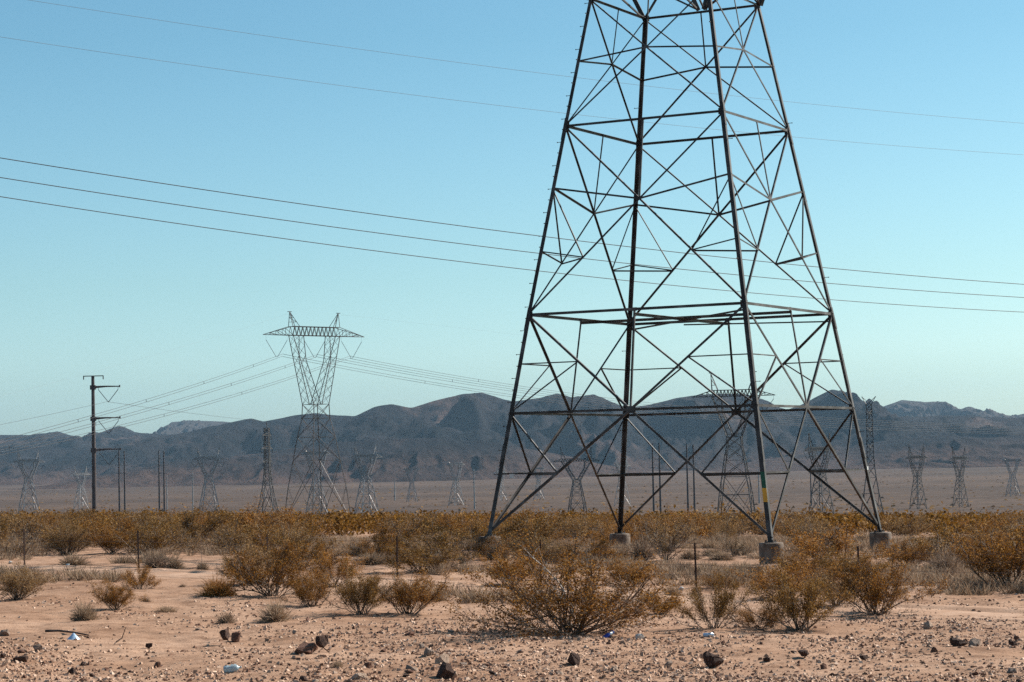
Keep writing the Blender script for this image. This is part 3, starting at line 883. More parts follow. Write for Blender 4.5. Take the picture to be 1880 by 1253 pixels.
POLE_GROUP = 'slim steel poles on the valley floor'
def slim_pole(px, top, label, arms=True, r=0.5, H0=32, mat='pole'):
    d = H0 * F_PX / (938 - top)
    b = base_at(px, 938, d)
    H = height_for(px, top, d, b)
    t = thing('transmission_pole', label, 'pole', b, 0, POLE_GROUP)
    m = MB(); m.tube([(0, 0, 0), (0, 0, H)], [r * 1.15, r * 0.62], 8); m.build('pole', M[mat], t)
    if arms:
        for f in (0.66, 0.78, 0.89):
            a = MB(); a.bar((-H * .065, 0, H * f), (H * .05, 0, H * f), 0.22); a.build('pole_arm', M['galv'], t)
    return t
for px, top, label, kw in (
        (219.5, 827, 'left pole of the pair just right of the pole with three arms', {}), (229.5, 829, 'right pole of the pair just right of the pole with three arms', {}),
        (293, 828, 'left pole of the second pair from the left, left of the thin lone pole', {}), (302, 829, 'taller right pole of the second pair from the left', {}),
        (307, 873, 'short pale pole half hidden behind the second pair from the left', dict(r=.5, mat='galv')), (354.5, 866, 'thin pale lone pole left of the pale far pylon', dict(arms=False, mat='galv')),
        (725.5, 880, 'short thin pole between two far pylons left of the near tower', dict(arms=False, r=.6, mat='galv')), (871.5, 862, 'thin pale pole just left of the left leg of the near tower', dict(r=.55, mat='galv')),
        (1200.5, 813, 'left pole of the pair right of the rear leg of the near tower', {}), (1213, 814, 'right pole of the pair right of the rear leg of the near tower', {}),
        (1263.5, 816, 'left pole of the pair in the middle of the near tower', {}), (1275.5, 817, 'right pole of the pair in the middle of the near tower', {}),
        (1394.5, 862, 'short pale pole with crossbars just left of the front leg of the near tower', dict(r=.6, mat='galv')), (1490, 856, 'slim pole just right of the front leg of the near tower', dict(arms=False, r=.55))):
    slim_pole(px, top, label, **kw)

# ------------------------------------------------------------------ overhead wires
def wire_px(name, label, pts, d0, d1, r, mat='wire', ext=(0.0, 0.0), deg=2, gap=0.0, group=None, n=60):
    """a cable hung in a vertical plane: straight in plan from depth d0 to d1, sagging curve fitted to the sightings"""
    p0, p1 = at_depth(*pts[0], d0), at_depth(*pts[-1], d1)
    ts, zs = [], []
    for px, py in pts:
        v = ray(px, py)
        # crossing of the sight line with the vertical plane through p0-p1
        dx, dy = p1.x - p0.x, p1.y - p0.y
        den = v.x * dy - v.y * dx
        s = (p0.x * dy - p0.y * dx) / den
        q = EYE + v * s
        ts.append(((q.x - p0.x) * dx + (q.y - p0.y) * dy) / (dx * dx + dy * dy)); zs.append(q.z)
    cf = np.polyfit(ts, zs, min(deg, len(pts) - 1))
    t = np.linspace(-ext[0], 1 + ext[1], n)
    P = np.stack((p0.x + (p1.x - p0.x) * t, p0.y + (p1.y - p0.y) * t, np.polyval(cf, t)), 1)
    m = MB()
    if gap:
        for s in (-.5, .5): m.tube(P + np.array((0, 0, s * gap)), r, 4)
        for k in range(6, n - 3, 9): m.bar(P[k] - np.array((0, 0, gap * .5)), P[k] + np.array((0, 0, gap * .5)), r * 2.4)
    else:
        m.tube(P, r, 5)
    o = m.build(name, M[mat], None, True)
    return tag(o, label, 'power line', group)
G5 = 'power lines crossing the sky behind the near tower'
wire_px('power_line', 'highest of the three dark cables passing behind the middle of the near tower', [(0, 290), (930, 427), (1560, 495), (1880, 523)], 130, 180, .026, ext=(.5, .5), group=G5)
wire_px('power_line', 'middle one of the three dark cables passing behind the near tower', [(0, 326), (930, 459), (1560, 523), (1880, 547)], 139, 195, .027, ext=(.5, .5), group=G5)
wire_px('power_line', 'lowest of the three dark cables passing behind the near tower', [(0, 361), (930, 492), (1560, 552), (1880, 574)], 148, 214, .028, ext=(.5, .5), group=G5)
wire_px('power_line', 'thin pale cable highest in the sky, reaching the top edge of the photo', [(50, 0), (960, 131), (1500, 192), (1880, 227)], 135, 185, .011, 'wire_pale', ext=(.5, .5), group=G5)
wire_px('power_line', 'second highest thin pale cable, crossing the upper sky', [(0, 68), (960, 200), (1500, 255), (1880, 285)], 142, 200, .012, 'wire_pale', ext=(.5, .5), group=G5)
G6 = 'cable bundles of the tall lone delta pylon'
wire_px('power_line', 'cable bundle running left and down from the left insulator of the lone delta pylon', [(519, 653), (470, 669), (243, 744), (166, 767), (41, 800)], 468, 330, .03, deg=2, gap=.42, ext=(0, .5), group=G6)
wire_px('power_line', 'cable bundle running left and down from the middle insulator of the lone delta pylon', [(582, 653), (470, 692), (287, 748), (166, 780), (67, 808)], 475, 340, .03, deg=2, gap=.42, ext=(0, .5), group=G6)
wire_px('power_line', 'cable bundle running left and down from the right insulator of the lone pylon', [(642, 656), (470, 714), (335, 755), (220, 783), (140, 801), (0, 834)], 483, 350, .03, deg=2, gap=.42, ext=(0, .5), group=G6)
wire_px('power_line', 'lowest cable bundle running right from the lone delta pylon, from its left insulator', [(519, 653), (563, 662), (620, 672), (870, 716), (1061, 744), (1350, 772), (1880, 797)], 468, 800, .034, deg=3, gap=.5, ext=(0, .2), group=G6)
wire_px('power_line', 'middle cable bundle running right from the lone delta pylon, from its middle insulator', [(582, 653), (620, 661), (730, 683), (870, 705), (1061, 734), (1350, 764), (1880, 791)], 475, 810, .034, deg=3, gap=.5, ext=(0, .2), group=G6)
wire_px('power_line', 'highest cable bundle running right from the lone delta pylon, from its right insulator', [(642, 656), (790, 685), (870, 697), (1061, 726), (1350, 757), (1880, 786)], 483, 820, .034, deg=3, gap=.5, ext=(0, .2), group=G6)
wire_px('power_line', 'faint thin cable from the left edge to the left peak of the lone pylon', [(535, 575), (400, 616), (180, 683), (0, 727)], 468, 335, .008, 'wire_pale', ext=(0, .5))
wire_px('power_line', 'faint thin cable running right from the right peak of the lone delta pylon', [(626, 579), (750, 591), (870, 606), (1250, 652)], 482, 640, .008, 'wire_pale', ext=(0, .4))
wire_px('power_line', 'cable from the upper insulators of the steel pole down to the left edge', [(199, 738), (166, 744), (77, 765), (0, 780)], 600, 520, .035, ext=(0, .5))
wire_px('power_line', 'cable from the upper insulators of the steel pole running right to the mountains', [(199, 738), (347, 759), (440, 769), (480, 773)], 600, 1120, .045)

# ------------------------------------------------------------------ wire fence
def wire_fence():
    pts = [(-165, 1034), (45, 1038), (255, 1043), (490, 1050), (729, 1058), (993, 1068), (1278, 1080), (1578, 1093), (1905, 1108)]
    L, _ = on_ground(45, 1040)
    R, _ = on_ground(1278, 1080)
    f = thing('wire_fence', 'low rusty fence of thin steel posts and strands of wire', 'fence', (L.x, L.y, 0))
    dx, dy = R.x - L.x, R.y - L.y
    def hit(px):
        v = ray(px, 1050)
        den = v.x * dy - v.y * dx
        s = (L.x * dy - L.y * dx) / den
        q = EYE + v * s
        return np.array((q.x, q.y, gz(q.x, q.y)))
    rel = np.array((L.x, L.y, 0))
    P = [hit(p[0]) for p in pts]
    rng = random.Random(4)
    for p in P:
        m = MB(); h = 1.2
        ln = np.array((rng.uniform(-.03, .03), rng.uniform(-.03, .03), h))
        a = p - rel - np.array((0, 0, .25))
        m.bar(a, p - rel + ln, 0.066, 0.014); m.bar(a + np.array((0, .022, 0)), p - rel + ln + np.array((0, .022, 0)), 0.014, 0.05)
        for k in range(6): m.bar(p - rel + ln * (0.3 + .11 * k) + np.array((-.012, -.012, 0)), p - rel + ln * (0.3 + .11 * k) + np.array((.012, -.012, 0)), 0.022)
        m.build('fence_post', M['post'], f)
    for px in (370, 612, 865, 1135, 1425, 1735):
        p = hit(px); m = MB(); m.tube([p - rel + np.array((0, 0, .12)), p - rel + np.array((.01, 0, 1.08))], .006, 4); m.build('wire_stay', M['fence_wire'], f)
    for z in (.35, .62, .88, 1.08):
        m = MB(); Q = []
        for a, b in zip(P[:-1], P[1:]):
            for k in np.linspace(0, 1, 8)[:-1]:
                Q.append(a + (b - a) * k - rel + np.array((0, -.02, z - .05 * 4 * k * (1 - k))))
        m.tube(Q, .0042, 4); m.build('fence_wire', M['fence_wire'], f)
wire_fence()

# ------------------------------------------------------------------ vegetation
def tubes_np(segs, r0, r1, n=3):
    """thin n-sided tapered sticks for many segments at once"""
    segs = np.asarray(segs, float)
    p, q = segs[:, 0], segs[:, 1]
    d = q - p; d /= np.linalg.norm(d, axis=1)[:, None] + 1e-9
    ref = np.where(np.abs(d[:, 2:3]) < .9, np.array([[0, 0, 1.0]]), np.array([[1.0, 0, 0]]))
    s = np.cross(d, ref); s /= np.linalg.norm(s, axis=1)[:, None] + 1e-9
    u = np.cross(s, d)
    V = []
    for c, r in ((p, r0), (q, r1)):
        for k in range(n):
            a = 2 * math.pi * k / n
            V.append(c + (s * math.cos(a) + u * math.sin(a)) * np.asarray(r)[:, None])
    V = np.stack(V, 1)
    N = len(segs)
    F = []
    base = np.arange(N) * 2 * n
    for k in range(n):
        k2 = (k + 1) % n
        F.append(np.stack((base + k, base + k2, base + n + k2, base + n + k), 1))
    return V.reshape(-1, 3), np.concatenate(F)

def bush_meshes(seed, stems=26, kids=4, leaves=7000, leaf=0.03, spread=1.0, leafmat='leaf', bare=0.12, low=0.25, fluff=0.05, sr=0.014):
    """unit creosote bush: half-width about 1, height 1; many stems fanning from one root, leaves on the outer twigs"""
    rs = np.random.RandomState(seed)
    segs, ra, rb, tips, dead = [], [], [], [], []
    lump = rs.uniform(0.62, 1.0, 9)
    for i in range(stems):
        az = 2 * math.pi * (i + rs.rand()) / stems
        tilt = rs.rand() ** 0.6 * 1.15 * spread
        L = (0.82 + .3 * rs.rand()) * lump[int(az / 6.2832 * 9) % 9]
        p = np.array((rs.randn() * .05, rs.randn() * .05, -0.04))
        d = np.array((math.cos(az) * math.sin(tilt), math.sin(az) * math.sin(tilt), math.cos(tilt)))
        is_dead = rs.rand() < bare
        r = sr * (0.7 + .7 * rs.rand())
        n = 6
        for k in range(n):
            d = d + rs.randn(3) * .16 + np.array((0, 0, .05 if tilt > .7 else 0.0)); d /= np.linalg.norm(d)
            q = p + d * L / n
            segs.append((p, q)); ra.append(r); rb.append(r * .84); r *= .84
            dead.append(is_dead)
            if k >= 1:
                for _ in range(kids if k >= 2 else 2):
                    dd = d * .8 + rs.randn(3) * .5 + np.array((0, 0, .18)); dd /= np.linalg.norm(dd)
                    l2 = L * rs.uniform(.12, .32)
                    m = q
                    r2 = r * .55
                    for j in range(3):
                        dd = dd + rs.randn(3) * .22; dd /= np.linalg.norm(dd)
                        e = m + dd * l2 / 3
                        segs.append((m, e)); ra.append(r2); rb.append(r2 * .75); r2 *= .75
                        dead.append(is_dead)
                        if not is_dead and e[2] > low * (.5 + rs.rand() * .7): tips.append((m, e))
                        m = e
            p = q
    segs = np.array(segs); ra = np.array(ra); rb = np.array(rb); tips = np.array(tips)
    V, F = tubes_np(segs, ra, rb)
    # tuft weights make light and dense clumps
    w = rs.gamma(0.9, 1.0, len(tips)); w /= w.sum()
    idx = rs.choice(len(tips), leaves, p=w)
    t = rs.rand(leaves, 1)
    c = tips[idx, 0] * (1 - t) + tips[idx, 1] * t + rs.randn(leaves, 3) * fluff * np.array((1, 1, .8))
    c[:, 2] = np.maximum(c[:, 2], 0.03)
    a = rs.randn(leaves, 3); a[:, 2] += .6; a /= np.linalg.norm(a, axis=1)[:, None]
    b = np.cross(a, rs.randn(leaves, 3)); b /= np.linalg.norm(b, axis=1)[:, None]
    s = leaf * rs.uniform(.6, 1.35, (leaves, 1))
    LV = np.stack((c - a * s, c + b * s * .42, c + a * s, c - b * s * .42), 1).reshape(-1, 3)
    LF = np.arange(leaves * 4).reshape(-1, 4)
    mx = np.percentile(np.abs(c[:, :2]).max(1), 90); mz = np.percentile(c[:, 2], 96)
    sc = np.array((1 / mx, 1 / mx, 1 / mz))
    st = np_mesh('stems', V * sc, F, M['stem'])
    lf = np_mesh('foliage', LV * sc, LF, M[leafmat])
    return st, lf

LM = ('leaf', 'leaf_olive', 'leaf', 'leaf_dry', 'leaf_olive')
HERO = [bush_meshes(100 + i, 24 + 4 * i, 6, 14500, .0128, (.85, 1.0, 1.1, .95)[i], LM[i], low=.24, fluff=.035, bare=.16, sr=.010) for i in range(4)]
BIG = bush_meshes(177, 48, 6, 20000, .0105, 1.3, 'leaf', low=.05, bare=.25, fluff=.035, sr=.0085)
AIRY = [bush_meshes(140 + i, 22, 6, 10500, .0128, 1.1, 'leaf_olive' if i else 'leaf', low=.2, bare=.25, fluff=.04, sr=.009) for i in range(2)]
MIDS = [bush_meshes(200 + i, 18 + 2 * i, 5, 5600, .0178, .8 + .1 * i, LM[i], low=.18, fluff=.05, bare=.2, sr=.012) for i in range(5)]
GREY = [bush_meshes(260 + i, 30, 5, 1700, .0175, 1.0, 'leaf_dry', low=.35, bare=.6, fluff=.05, sr=.012) for i in range(2)]
ORNG = [bush_meshes(300, 26, 4, 7000, .022, .95, 'leaf_orange', low=.2)]
def add_bush(kind, loc, w, h, rz, label, group, depth_scale=1.0, name='creosote_bush', cat='bush'):
    t = thing(name, label, cat, loc, rz, group)
    t.scale = (w / 2, w / 2 * depth_scale, h)
    link('stems', kind[0], t); link('foliage', kind[1], t)
    return t

rng = random.Random(7)
PLACED = []
G_NEAR = 'creosote bushes on the sandy foreground and along the fence'
def bush_px(px, py, wpx, hpx, kind, label, group=G_NEAR):
    p, d = on_ground(px, py)
    w, h = wpx * d / F_PX, hpx * d / F_PX
    p.z -= 0.03
    PLACED.append((p.x, p.y, w / 2))
    return add_bush(kind, p, w, h, rng.uniform(0, 6.28), label, group)

for row in (
    (1046, 1165, 300, 138, BIG, 'widest and nearest airy creosote bush with bleached dead branches, litter at its foot'),
    (750, 1127, 108, 76, HERO[0], 'right one of the twin upright bushes at the edge of the bare gravel'),
    (664, 1128, 92, 80, HERO[1], 'left one of the twin upright bushes at the edge of the bare gravel'),
    (500, 1097, 150, 94, HERO[2], 'large dense bush just right of the orange tumbleweed'),
    (572, 1113, 84, 60, HERO[0], 'smaller bush between the large dense bush and the twin upright bushes'),
    (452, 1078, 92, 66, HERO[3], 'bush leaning left over the orange tumbleweed'),
    (540, 1050, 120, 72, HERO[1], 'tall bush around the third fence post'),
    (612, 1082, 84, 62, AIRY[0], 'loose bush behind the gap between the large dense bush and the twins'),
    (1440, 1100, 125, 66, AIRY[0], 'loose bush between the front leg footing and the leaning dense bush'),
    (1570, 1076, 110, 62, HERO[1], 'bush just behind the broad bush below the right leg footing'),
    (1815, 1052, 105, 66, HERO[2], 'bush touching the big dark right-edge bush on its left'),
    (935, 1078, 95, 60, HERO[0], 'low bush behind the left side of the widest bush'),
    (1150, 1078, 90, 48, AIRY[0], 'loose bush behind the right side of the widest bush'),
    (213, 1119, 76, 54, HERO[0], 'small yellowish bush alone on the bare sand'),
    (257, 1081, 56, 40, HERO[2], 'smallest bush just behind the small yellowish bush on the sand'),
    (30, 1102, 96, 56, HERO[3], 'small bush on the bare sand cut by the left edge of the photo'),
    (1308, 1156, 112, 86, AIRY[1], 'airy bush with visible grey stems right of the widest bush'),
    (1395, 1153, 80, 42, AIRY[0], 'low sprawling bush between the airy bush and the leaning dense bush'),
    (1470, 1159, 132, 102, HERO[1], 'leaning dense bush in front of the concrete footing of the front leg'),
    (1608, 1124, 142, 100, HERO[2], 'broad bush below the right leg footing at the edge of the sand'),
    (1535, 1112, 80, 60, HERO[3], 'bush squeezed between the leaning dense bush and the broad bush'),
    (1852, 1087, 185, 104, HERO[0], 'big dark bush at the right edge of the photo'),
    (1216, 1124, 60, 38, ORNG[0], 'bright orange little bush just right of the widest bush'),
    (775, 1054, 145, 56, HERO[1], 'dark stemmed bush behind the fourth visible fence post'),
    (695, 1032, 85, 46, HERO[2], 'bush behind the fence above the twin upright bushes'),
    (874, 1026, 72, 44, GREY[0], 'grey twiggy bush behind the fence with few leaves'),
    (120, 1017, 80, 54, HERO[3], 'dense bush between the first two fence posts, right of the first'),
    (206, 1017, 74, 52, HERO[0], 'dark bush just left of the second fence post'),
    (30, 1020, 90, 42, GREY[1], 'twiggy bush behind the first fence post at the left edge'),
    (345, 1011, 62, 42, GREY[1], 'twiggy grey bush right of the second fence post'),
    (425, 1012, 72, 52, GREY[0], 'bush with grey stems left of the third fence post'),
    (1668, 1038, 98, 46, HERO[2], 'low dark bush directly under the right leg footing'),
    (1492, 1068, 125, 56, HERO[0], 'bush on the fence line right of the front leg footing'),
    (985, 1040, 115, 50, HERO[3], 'bush behind the widest bush, on its left'),
    (1085, 1036, 105, 44, HERO[2], 'bush behind the widest bush, on its right'),
    (1222, 1031, 58, 46, GREY[0], 'greyish bush left of the fence post that stands clear of bushes'),
    (1347, 1022, 44, 34, GREY[1], 'small bare bush just left of the front leg footing'),
    (600, 1044, 64, 32, HERO[0], 'low bush behind the fence right of the third fence post'),
    (737, 1000, 74, 44, GREY[1], 'pale twiggy bush behind the fourth visible fence post, beside the sandy gap'),
    (872, 1001, 88, 40, MIDS[1], 'bush standing before the left leg footing of the near tower'),
    (1132, 1008, 110, 38, HERO[0], 'low bush hiding the footing of the rear leg of the near tower'),
    (1758, 982, 62, 30, MIDS[0], 'dark bush in the scrub just behind the sandy gap at the right'),
    (1320, 1083, 62, 28, AIRY[0], 'low bush at the foot of the fence post that stands clear of bushes')):
    bush_px(*row)

# dead branches of the widest bush
def dead_branch(pts, label):
    m = MB(); P = []
    p0, d = on_ground(1055, 1164)
    for px, py, dd in pts: P.append(np.array(at_depth(px, py, d + dd)))
    m.tube(P, np.linspace(.026, .009, len(P)), 5)
    rs = random.Random(len(pts) + int(pts[0][0]))
    for i in range(1, len(P)):
        for _ in range(4):
            a = P[i]; e = a + np.array((rs.uniform(-.3, .15), rs.uniform(-.15, .15), rs.uniform(-.1, .28)))
            m.tube([a, (a + e) / 2 + np.array((0, 0, rs.uniform(-.03, .05))), e], [.009, .006, .003], 4)
    return m
big = [o for o in COL.objects if o.name.startswith('creosote_bush') and o.get('label', '').startswith('widest')][0]
def child_world(m, name, mat, parent):
    o = m.build(name, mat, parent)
    bpy.context.view_layer.update()
    o.matrix_parent_inverse = parent.matrix_world.inverted()
    return o
child_world(dead_branch([(1062, 1150, 0), (1058, 1128, -.1), (1047, 1108, -.2), (1030, 1098, -.3), (1005, 1101, -.4), (988, 1112, -.45)], ''), 'dead_branch', M['dead'], big)
child_world(dead_branch([(1055, 1140, 0), (1035, 1085, -.2), (1022, 1065, -.3), (1000, 1043, -.35), (978, 1024, -.4)], ''), 'dead_branch', M['dead'], big)
child_world(dead_branch([(1060, 1155, 0), (1010, 1130, -.2), (960, 1142, -.5), (935, 1160, -.5)], ''), 'dead_branch', M['stem'], big)

# the scrub beyond the fence: individual bushes, then one mass far away
G_MID = 'creosote bushes on the flat behind the fence'
def free(x, y, r):
    return all((x - a) ** 2 + (y - b) ** 2 > (r * .55 + c * .55) ** 2 for a, b, c in PLACED)
FEET = []
for l in 'ABCD':
    h = half_at(FOOT[l]); v = Matrix.Rotation(TYAW, 3, 'Z') @ Vector((SG[l][0] * h, SG[l][1] * h, 0)); FEET.append((TX + v.x, TY + v.y))
def to_px(x, y, z):
    v = Vector((x, y, z)) - EYE
    d = v.dot(FWD)
    return 940 + F_PX * v.dot(RIGHT) / d, 626.5 - F_PX * v.dot(UP) / d
GAPS = ((560, 760, 984, 1012), (1500, 1610, 966, 1012), (1690, 1800, 983, 1018), (1240, 1420, 1000, 1075), (590, 690, 1012, 1030), (1160, 1280, 1040, 1075), (1370, 1480, 1000, 1075), (1575, 1690, 985, 1075), (840, 930, 1000, 1030), (1085, 1190, 988, 1040), (0, 400, 1022, 1060))
n_mid = 0
tries = 0
while n_mid < 250 and tries < 20000:
    tries += 1
    y = 76 + (rng.random() ** 1.15) * 92
    x = rng.uniform(-.29, .29) * y
    fy = 88 - (x + 19) * 0.83
    if y < fy + 5: continue
    if y < 97 and rng.random() < .25: continue
    w = rng.uniform(1.3, 2.9)
    if not free(x, y, w / 2): continue
    if any((x - a) ** 2 + (y - b) ** 2 < 1.2 for a, b in FEET): continue
    if any(0.5 < (b - y) < 9 and abs(x - a) < .5 + w / 2 for a, b in FEET[2:3]): continue
    u, v = to_px(x, y, float(base_z(x, y)))
    if any(a < u < b and c < v < e for a, b, c, e in GAPS): continue
    z = gz(x, y) - .03
    h = w * rng.uniform(.5, .72)
    lim = CAM_Z - (88 + .0217 * (u - 940)) / F_PX * y - z      # tops stay about level with the brow of the slope
    h = min(h, lim * (rng.uniform(.55, .96) if rng.random() < .88 else rng.uniform(.98, 1.16)), 1.55 if y > 97 else 1.15)
    k = rng.choice(MIDS) if rng.random() < .76 else rng.choice(GREY)
    add_bush(k, (x, y, z), w, h, rng.uniform(0, 6.28), 'olive brown creosote bush in the band of scrub behind the fence', G_MID)
    PLACED.append((x, y, w / 2)); n_mid += 1
print('mid bushes', n_mid, tries)

def far_scrub():
    rs = np.random.RandomState(3)
    V = []
    N = 1500
    y = 150 + rs.rand(N) ** 1.5 * 480
    x = rs.uniform(-.3, .3, N) * y
    z = ground_z(x, y)
    for i in range(N):
        w, h = rs.uniform(1.5, 2.8), rs.uniform(.9, 1.55)
        n = 150 if y[i] < 260 else 80
        c = rs.randn(n, 3) * np.array((.42, .42, .3)); c[:, 2] = np.abs(c[:, 2] + .5)
        c = c * np.array((w / 2, w / 2, h)) * .95
        a = rs.randn(n, 3); a /= np.linalg.norm(a, axis=1)[:, None]
        b = np.cross(a, rs.randn(n, 3)); b /= np.linalg.norm(b, axis=1)[:, None]
        s = rs.uniform(.06, .13, (n, 1)) * (1 + y[i] / 500)
        o = np.array((x[i], y[i], z[i]))
        V.append(np.stack((c - a * s, c + b * s * .6, c + a * s, c - b * s * .6), 1).reshape(-1, 3) + o)
    V = np.concatenate(V)
    o = link('scrub', np_mesh('scrub', V, np.arange(len(V)).reshape(-1, 4), M['scrub']))
    tag(o, 'far belt of brown desert scrub below the valley edge', 'scrub', kind='stuff')
    # low scrub dotting the valley floor
    N = 2500
    y = 1500 + rs.rand(N) ** 1.6 * 4200
    x = rs.uniform(-.3, .3, N) * y
    z = base_z(x, y) + np.clip((y - 3500) / 5000, 0, 1) ** 1.5 * 14
    w, h = rs.uniform(.8, 2.2, N), rs.uniform(.4, 1.2, N)
    P = np.stack((x, y, z), 1)
    k = np.array([(-1, -1, 0), (1, -1, 0), (1, 1, 0), (-1, 1, 0), (0, 0, 1)], float)
    q = k[None] * np.stack((w, w, h), 1)[:, None, :] + rs.randn(N, 5, 3) * .25 + P[:, None, :]
    f = np.array([(0, 1, 4), (1, 2, 4), (2, 3, 4), (3, 0, 4)])
    F = (np.arange(N)[:, None, None] * 5 + f[None]).reshape(-1, 3)
    o = link('scrub', np_mesh('scrub', q.reshape(-1, 3), F, M['scrub']))
    tag(o, 'tiny dark scrub dotting the brown valley floor', 'scrub', kind='stuff')
far_scrub()

def tuft_meshes(seed, n, mat, thick=.006, dome=1.0, curl=.3):
    rs = np.random.RandomState(seed)
    az = rs.rand(n) * 6.283; el = np.arccos(1 - rs.rand(n) * .98)
    L = rs.uniform(.55, 1.05, n)
    d = np.stack((np.cos(az) * np.sin(el), np.sin(az) * np.sin(el), np.cos(el)), 1)
    b = rs.randn(n, 3) * np.array((.16, .16, 0))
    mid = b + d * L[:, None] * .55 + rs.randn(n, 3) * .06
    tip = b + d * L[:, None] + rs.randn(n, 3) * curl * .35
    mid[:, 2] = np.abs(mid[:, 2]) + .01; tip[:, 2] = np.abs(tip[:, 2]) + .01
    s = np.cross(d, rs.randn(n, 3)); s /= np.linalg.norm(s, axis=1)[:, None]
    s *= thick * rs.uniform(.6, 1.5, (n, 1))
    V = np.stack((b - s, b + s, mid + s, mid - s, tip + s * .5, tip - s * .5), 1).reshape(-1, 3)
    f = np.array([(0, 1, 2, 3), (3, 2, 4, 5)])
    F = (np.arange(n)[:, None, None] * 6 + f[None]).reshape(-1, 4)
    return np_mesh('dry_tuft', V, F, M[mat])
STRAW = [tuft_meshes(1 + i, 750, 'straw', .011) for i in range(3)]
TWIGS = [tuft_meshes(11 + i, 600, 'twig', .013, curl=.5) for i in range(2)]
TUMBLE = tuft_meshes(31, 1800, 'tumble', .016, curl=.7)
def tuft_at(me, p, w, h, label, group=None, name='dry_shrub', cat='dry shrub'):
    o = link(name, me, None, p)
    o.scale = (w / 2, w / 2, h); o.rotation_euler = (0, 0, rng.uniform(0, 6.28))
    return tag(o, label, cat, group)
def tuft_px(px, py, wpx, hpx, me, label, group=None, **k):
    p, d = on_ground(px, py)
    p.z -= .015
    return tuft_at(me, p, wpx * d / F_PX, hpx * d / F_PX, label, group, **k)
GT = 'pale dry shrubs and grass tufts'
for row in (
    (135, 1041, 62, 27, STRAW[0], 'pale dry tuft on the sand between the first two fence posts'), (287, 1046, 55, 32, TWIGS[0], 'dark based dry tuft just right of the second fence post'),
    (322, 1046, 38, 26, STRAW[1], 'smaller pale tuft right of the dark based tuft near the second fence post'), (155, 1137, 58, 40, STRAW[2], 'pale straw tuft left of the small yellowish bush'),
    (505, 1139, 66, 42, STRAW[0], 'pale rounded straw tuft in front of the large dense bush'), (415, 1140, 42, 24, TWIGS[1], 'low grey tuft just below the orange tumbleweed'),
    (372, 1048, 28, 20, STRAW[1], 'tiny pale tuft beside the wire stay left of the third post'), (1255, 1054, 52, 27, TWIGS[0], 'dark low tuft left of the clear-standing fence post'),
    (1395, 1057, 48, 22, TWIGS[1], 'flat dark tuft below the front leg footing'), (1588, 1003, 60, 34, STRAW[2], 'pale tuft on the sand left of the right leg footing'),
    (1738, 1062, 66, 56, TWIGS[0], 'tall wispy grey tuft by a wire stay left of the big dark bush'), (1712, 1054, 42, 26, TWIGS[1], 'dark little tuft left of the tall wispy tuft'),
    (1715, 1078, 46, 20, TWIGS[0], 'low dark tuft below the tall wispy tuft'), (803, 1103, 42, 26, STRAW[1], 'pale tuft tucked behind the right twin bush'),
    (915, 1032, 52, 40, STRAW[0], 'round pale tuft right of the grey twiggy bush'), (1125, 1030, 66, 34, STRAW[2], 'pale tuft above the widest bush'),
    (1180, 1030, 56, 44, TWIGS[1], 'greyish tuft left of the greyish bush'), (1235, 1095, 44, 26, STRAW[1], 'orange tinted tuft behind the bright orange bush'),
    (268, 1106, 20, 9, TWIGS[0], 'tiny dark tuft on bare sand right of the small yellowish bush'), (335, 1080, 16, 7, TWIGS[1], 'tiny grey tuft left of the orange tumbleweed'),
    (620, 1222, 26, 20, STRAW[2], 'small straw tuft among the stones near the bottom edge'), (305, 1120, 50, 14, STRAW[0], 'thin low straw tuft between the yellowish bush and the tumbleweed')):
    tuft_px(*row[:5], row[5], GT)
o = tuft_px(401, 1098, 60, 30, TUMBLE, 'bright orange tumbleweed resting on the sand', None, name='tumbleweed', cat='tumbleweed')
n = 0
while n < 170:
    y = 66 + rng.random() ** 1.3 * 60; x = rng.uniform(-.26, .26) * y
    if y < 86 - (x + 19) * 0.8 or not free(x, y, .3): continue
    me = rng.choice(STRAW + TWIGS)
    w = rng.uniform(.4, 1.25)
    straw = me in STRAW
    tuft_at(me, (x, y, gz(x, y) - .015), w, w * rng.uniform(.35, .5),
            'dry straw-coloured tuft scattered between the bushes behind the fence' if straw else 'dry grey twiggy tuft scattered between the bushes behind the fence',
            'straw tufts between the bushes' if straw else 'grey twiggy tufts between the bushes')
    n += 1

def dry_grass():
    rs = np.random.RandomState(55)
    N = 15000
    y = 58 + rs.rand(N) ** 1.2 * 70; x = rs.uniform(-.27, .27, N) * y
    s_, c_ = track_coord(x, y)
    dens = fbm(x / 3.2, y / 4.5, 3, 41) + .35 * fbm(x / 11, y / 14, 2, 43)
    keep = ((c_ > 4.5) & (dens > -.02 - .25 * (y > 95))) | ((np.abs(c_) > 2.2) & (c_ < -2.2) & (c_ > -12) & (dens > .36))
    x, y = x[keep], y[keep]; N = len(x); B = 26
    z = ground_z(x, y)
    R = rs.uniform(.1, .34, N)[:, None]
    a = rs.rand(N, B) * 6.283; rr = rs.rand(N, B) ** .6
    bx, by = np.cos(a) * rr * R, np.sin(a) * rr * R
    h = R * rs.uniform(.4, 1.25, (N, B))
    p = np.stack((x[:, None] + bx * .5, y[:, None] + by * .5, np.repeat(z[:, None], B, 1) - .01), -1)
    t = p + np.stack((bx * 1.1 + rs.randn(N, B) * .04, by * 1.1 + rs.randn(N, B) * .04, h), -1)
    w = np.stack((np.cos(a * 3), np.sin(a * 3), np.zeros_like(a)), -1) * .011
    V = np.stack((p - w, p + w, t + w * .4, t - w * .4), 2).reshape(-1, 3)
    o = link('dry_grass', np_mesh('dry_grass', V, np.arange(len(V)).reshape(-1, 4), M['straw']))
    tag(o, 'low straw-coloured dry grass spread between the bushes', 'grass', kind='stuff')
dry_grass()

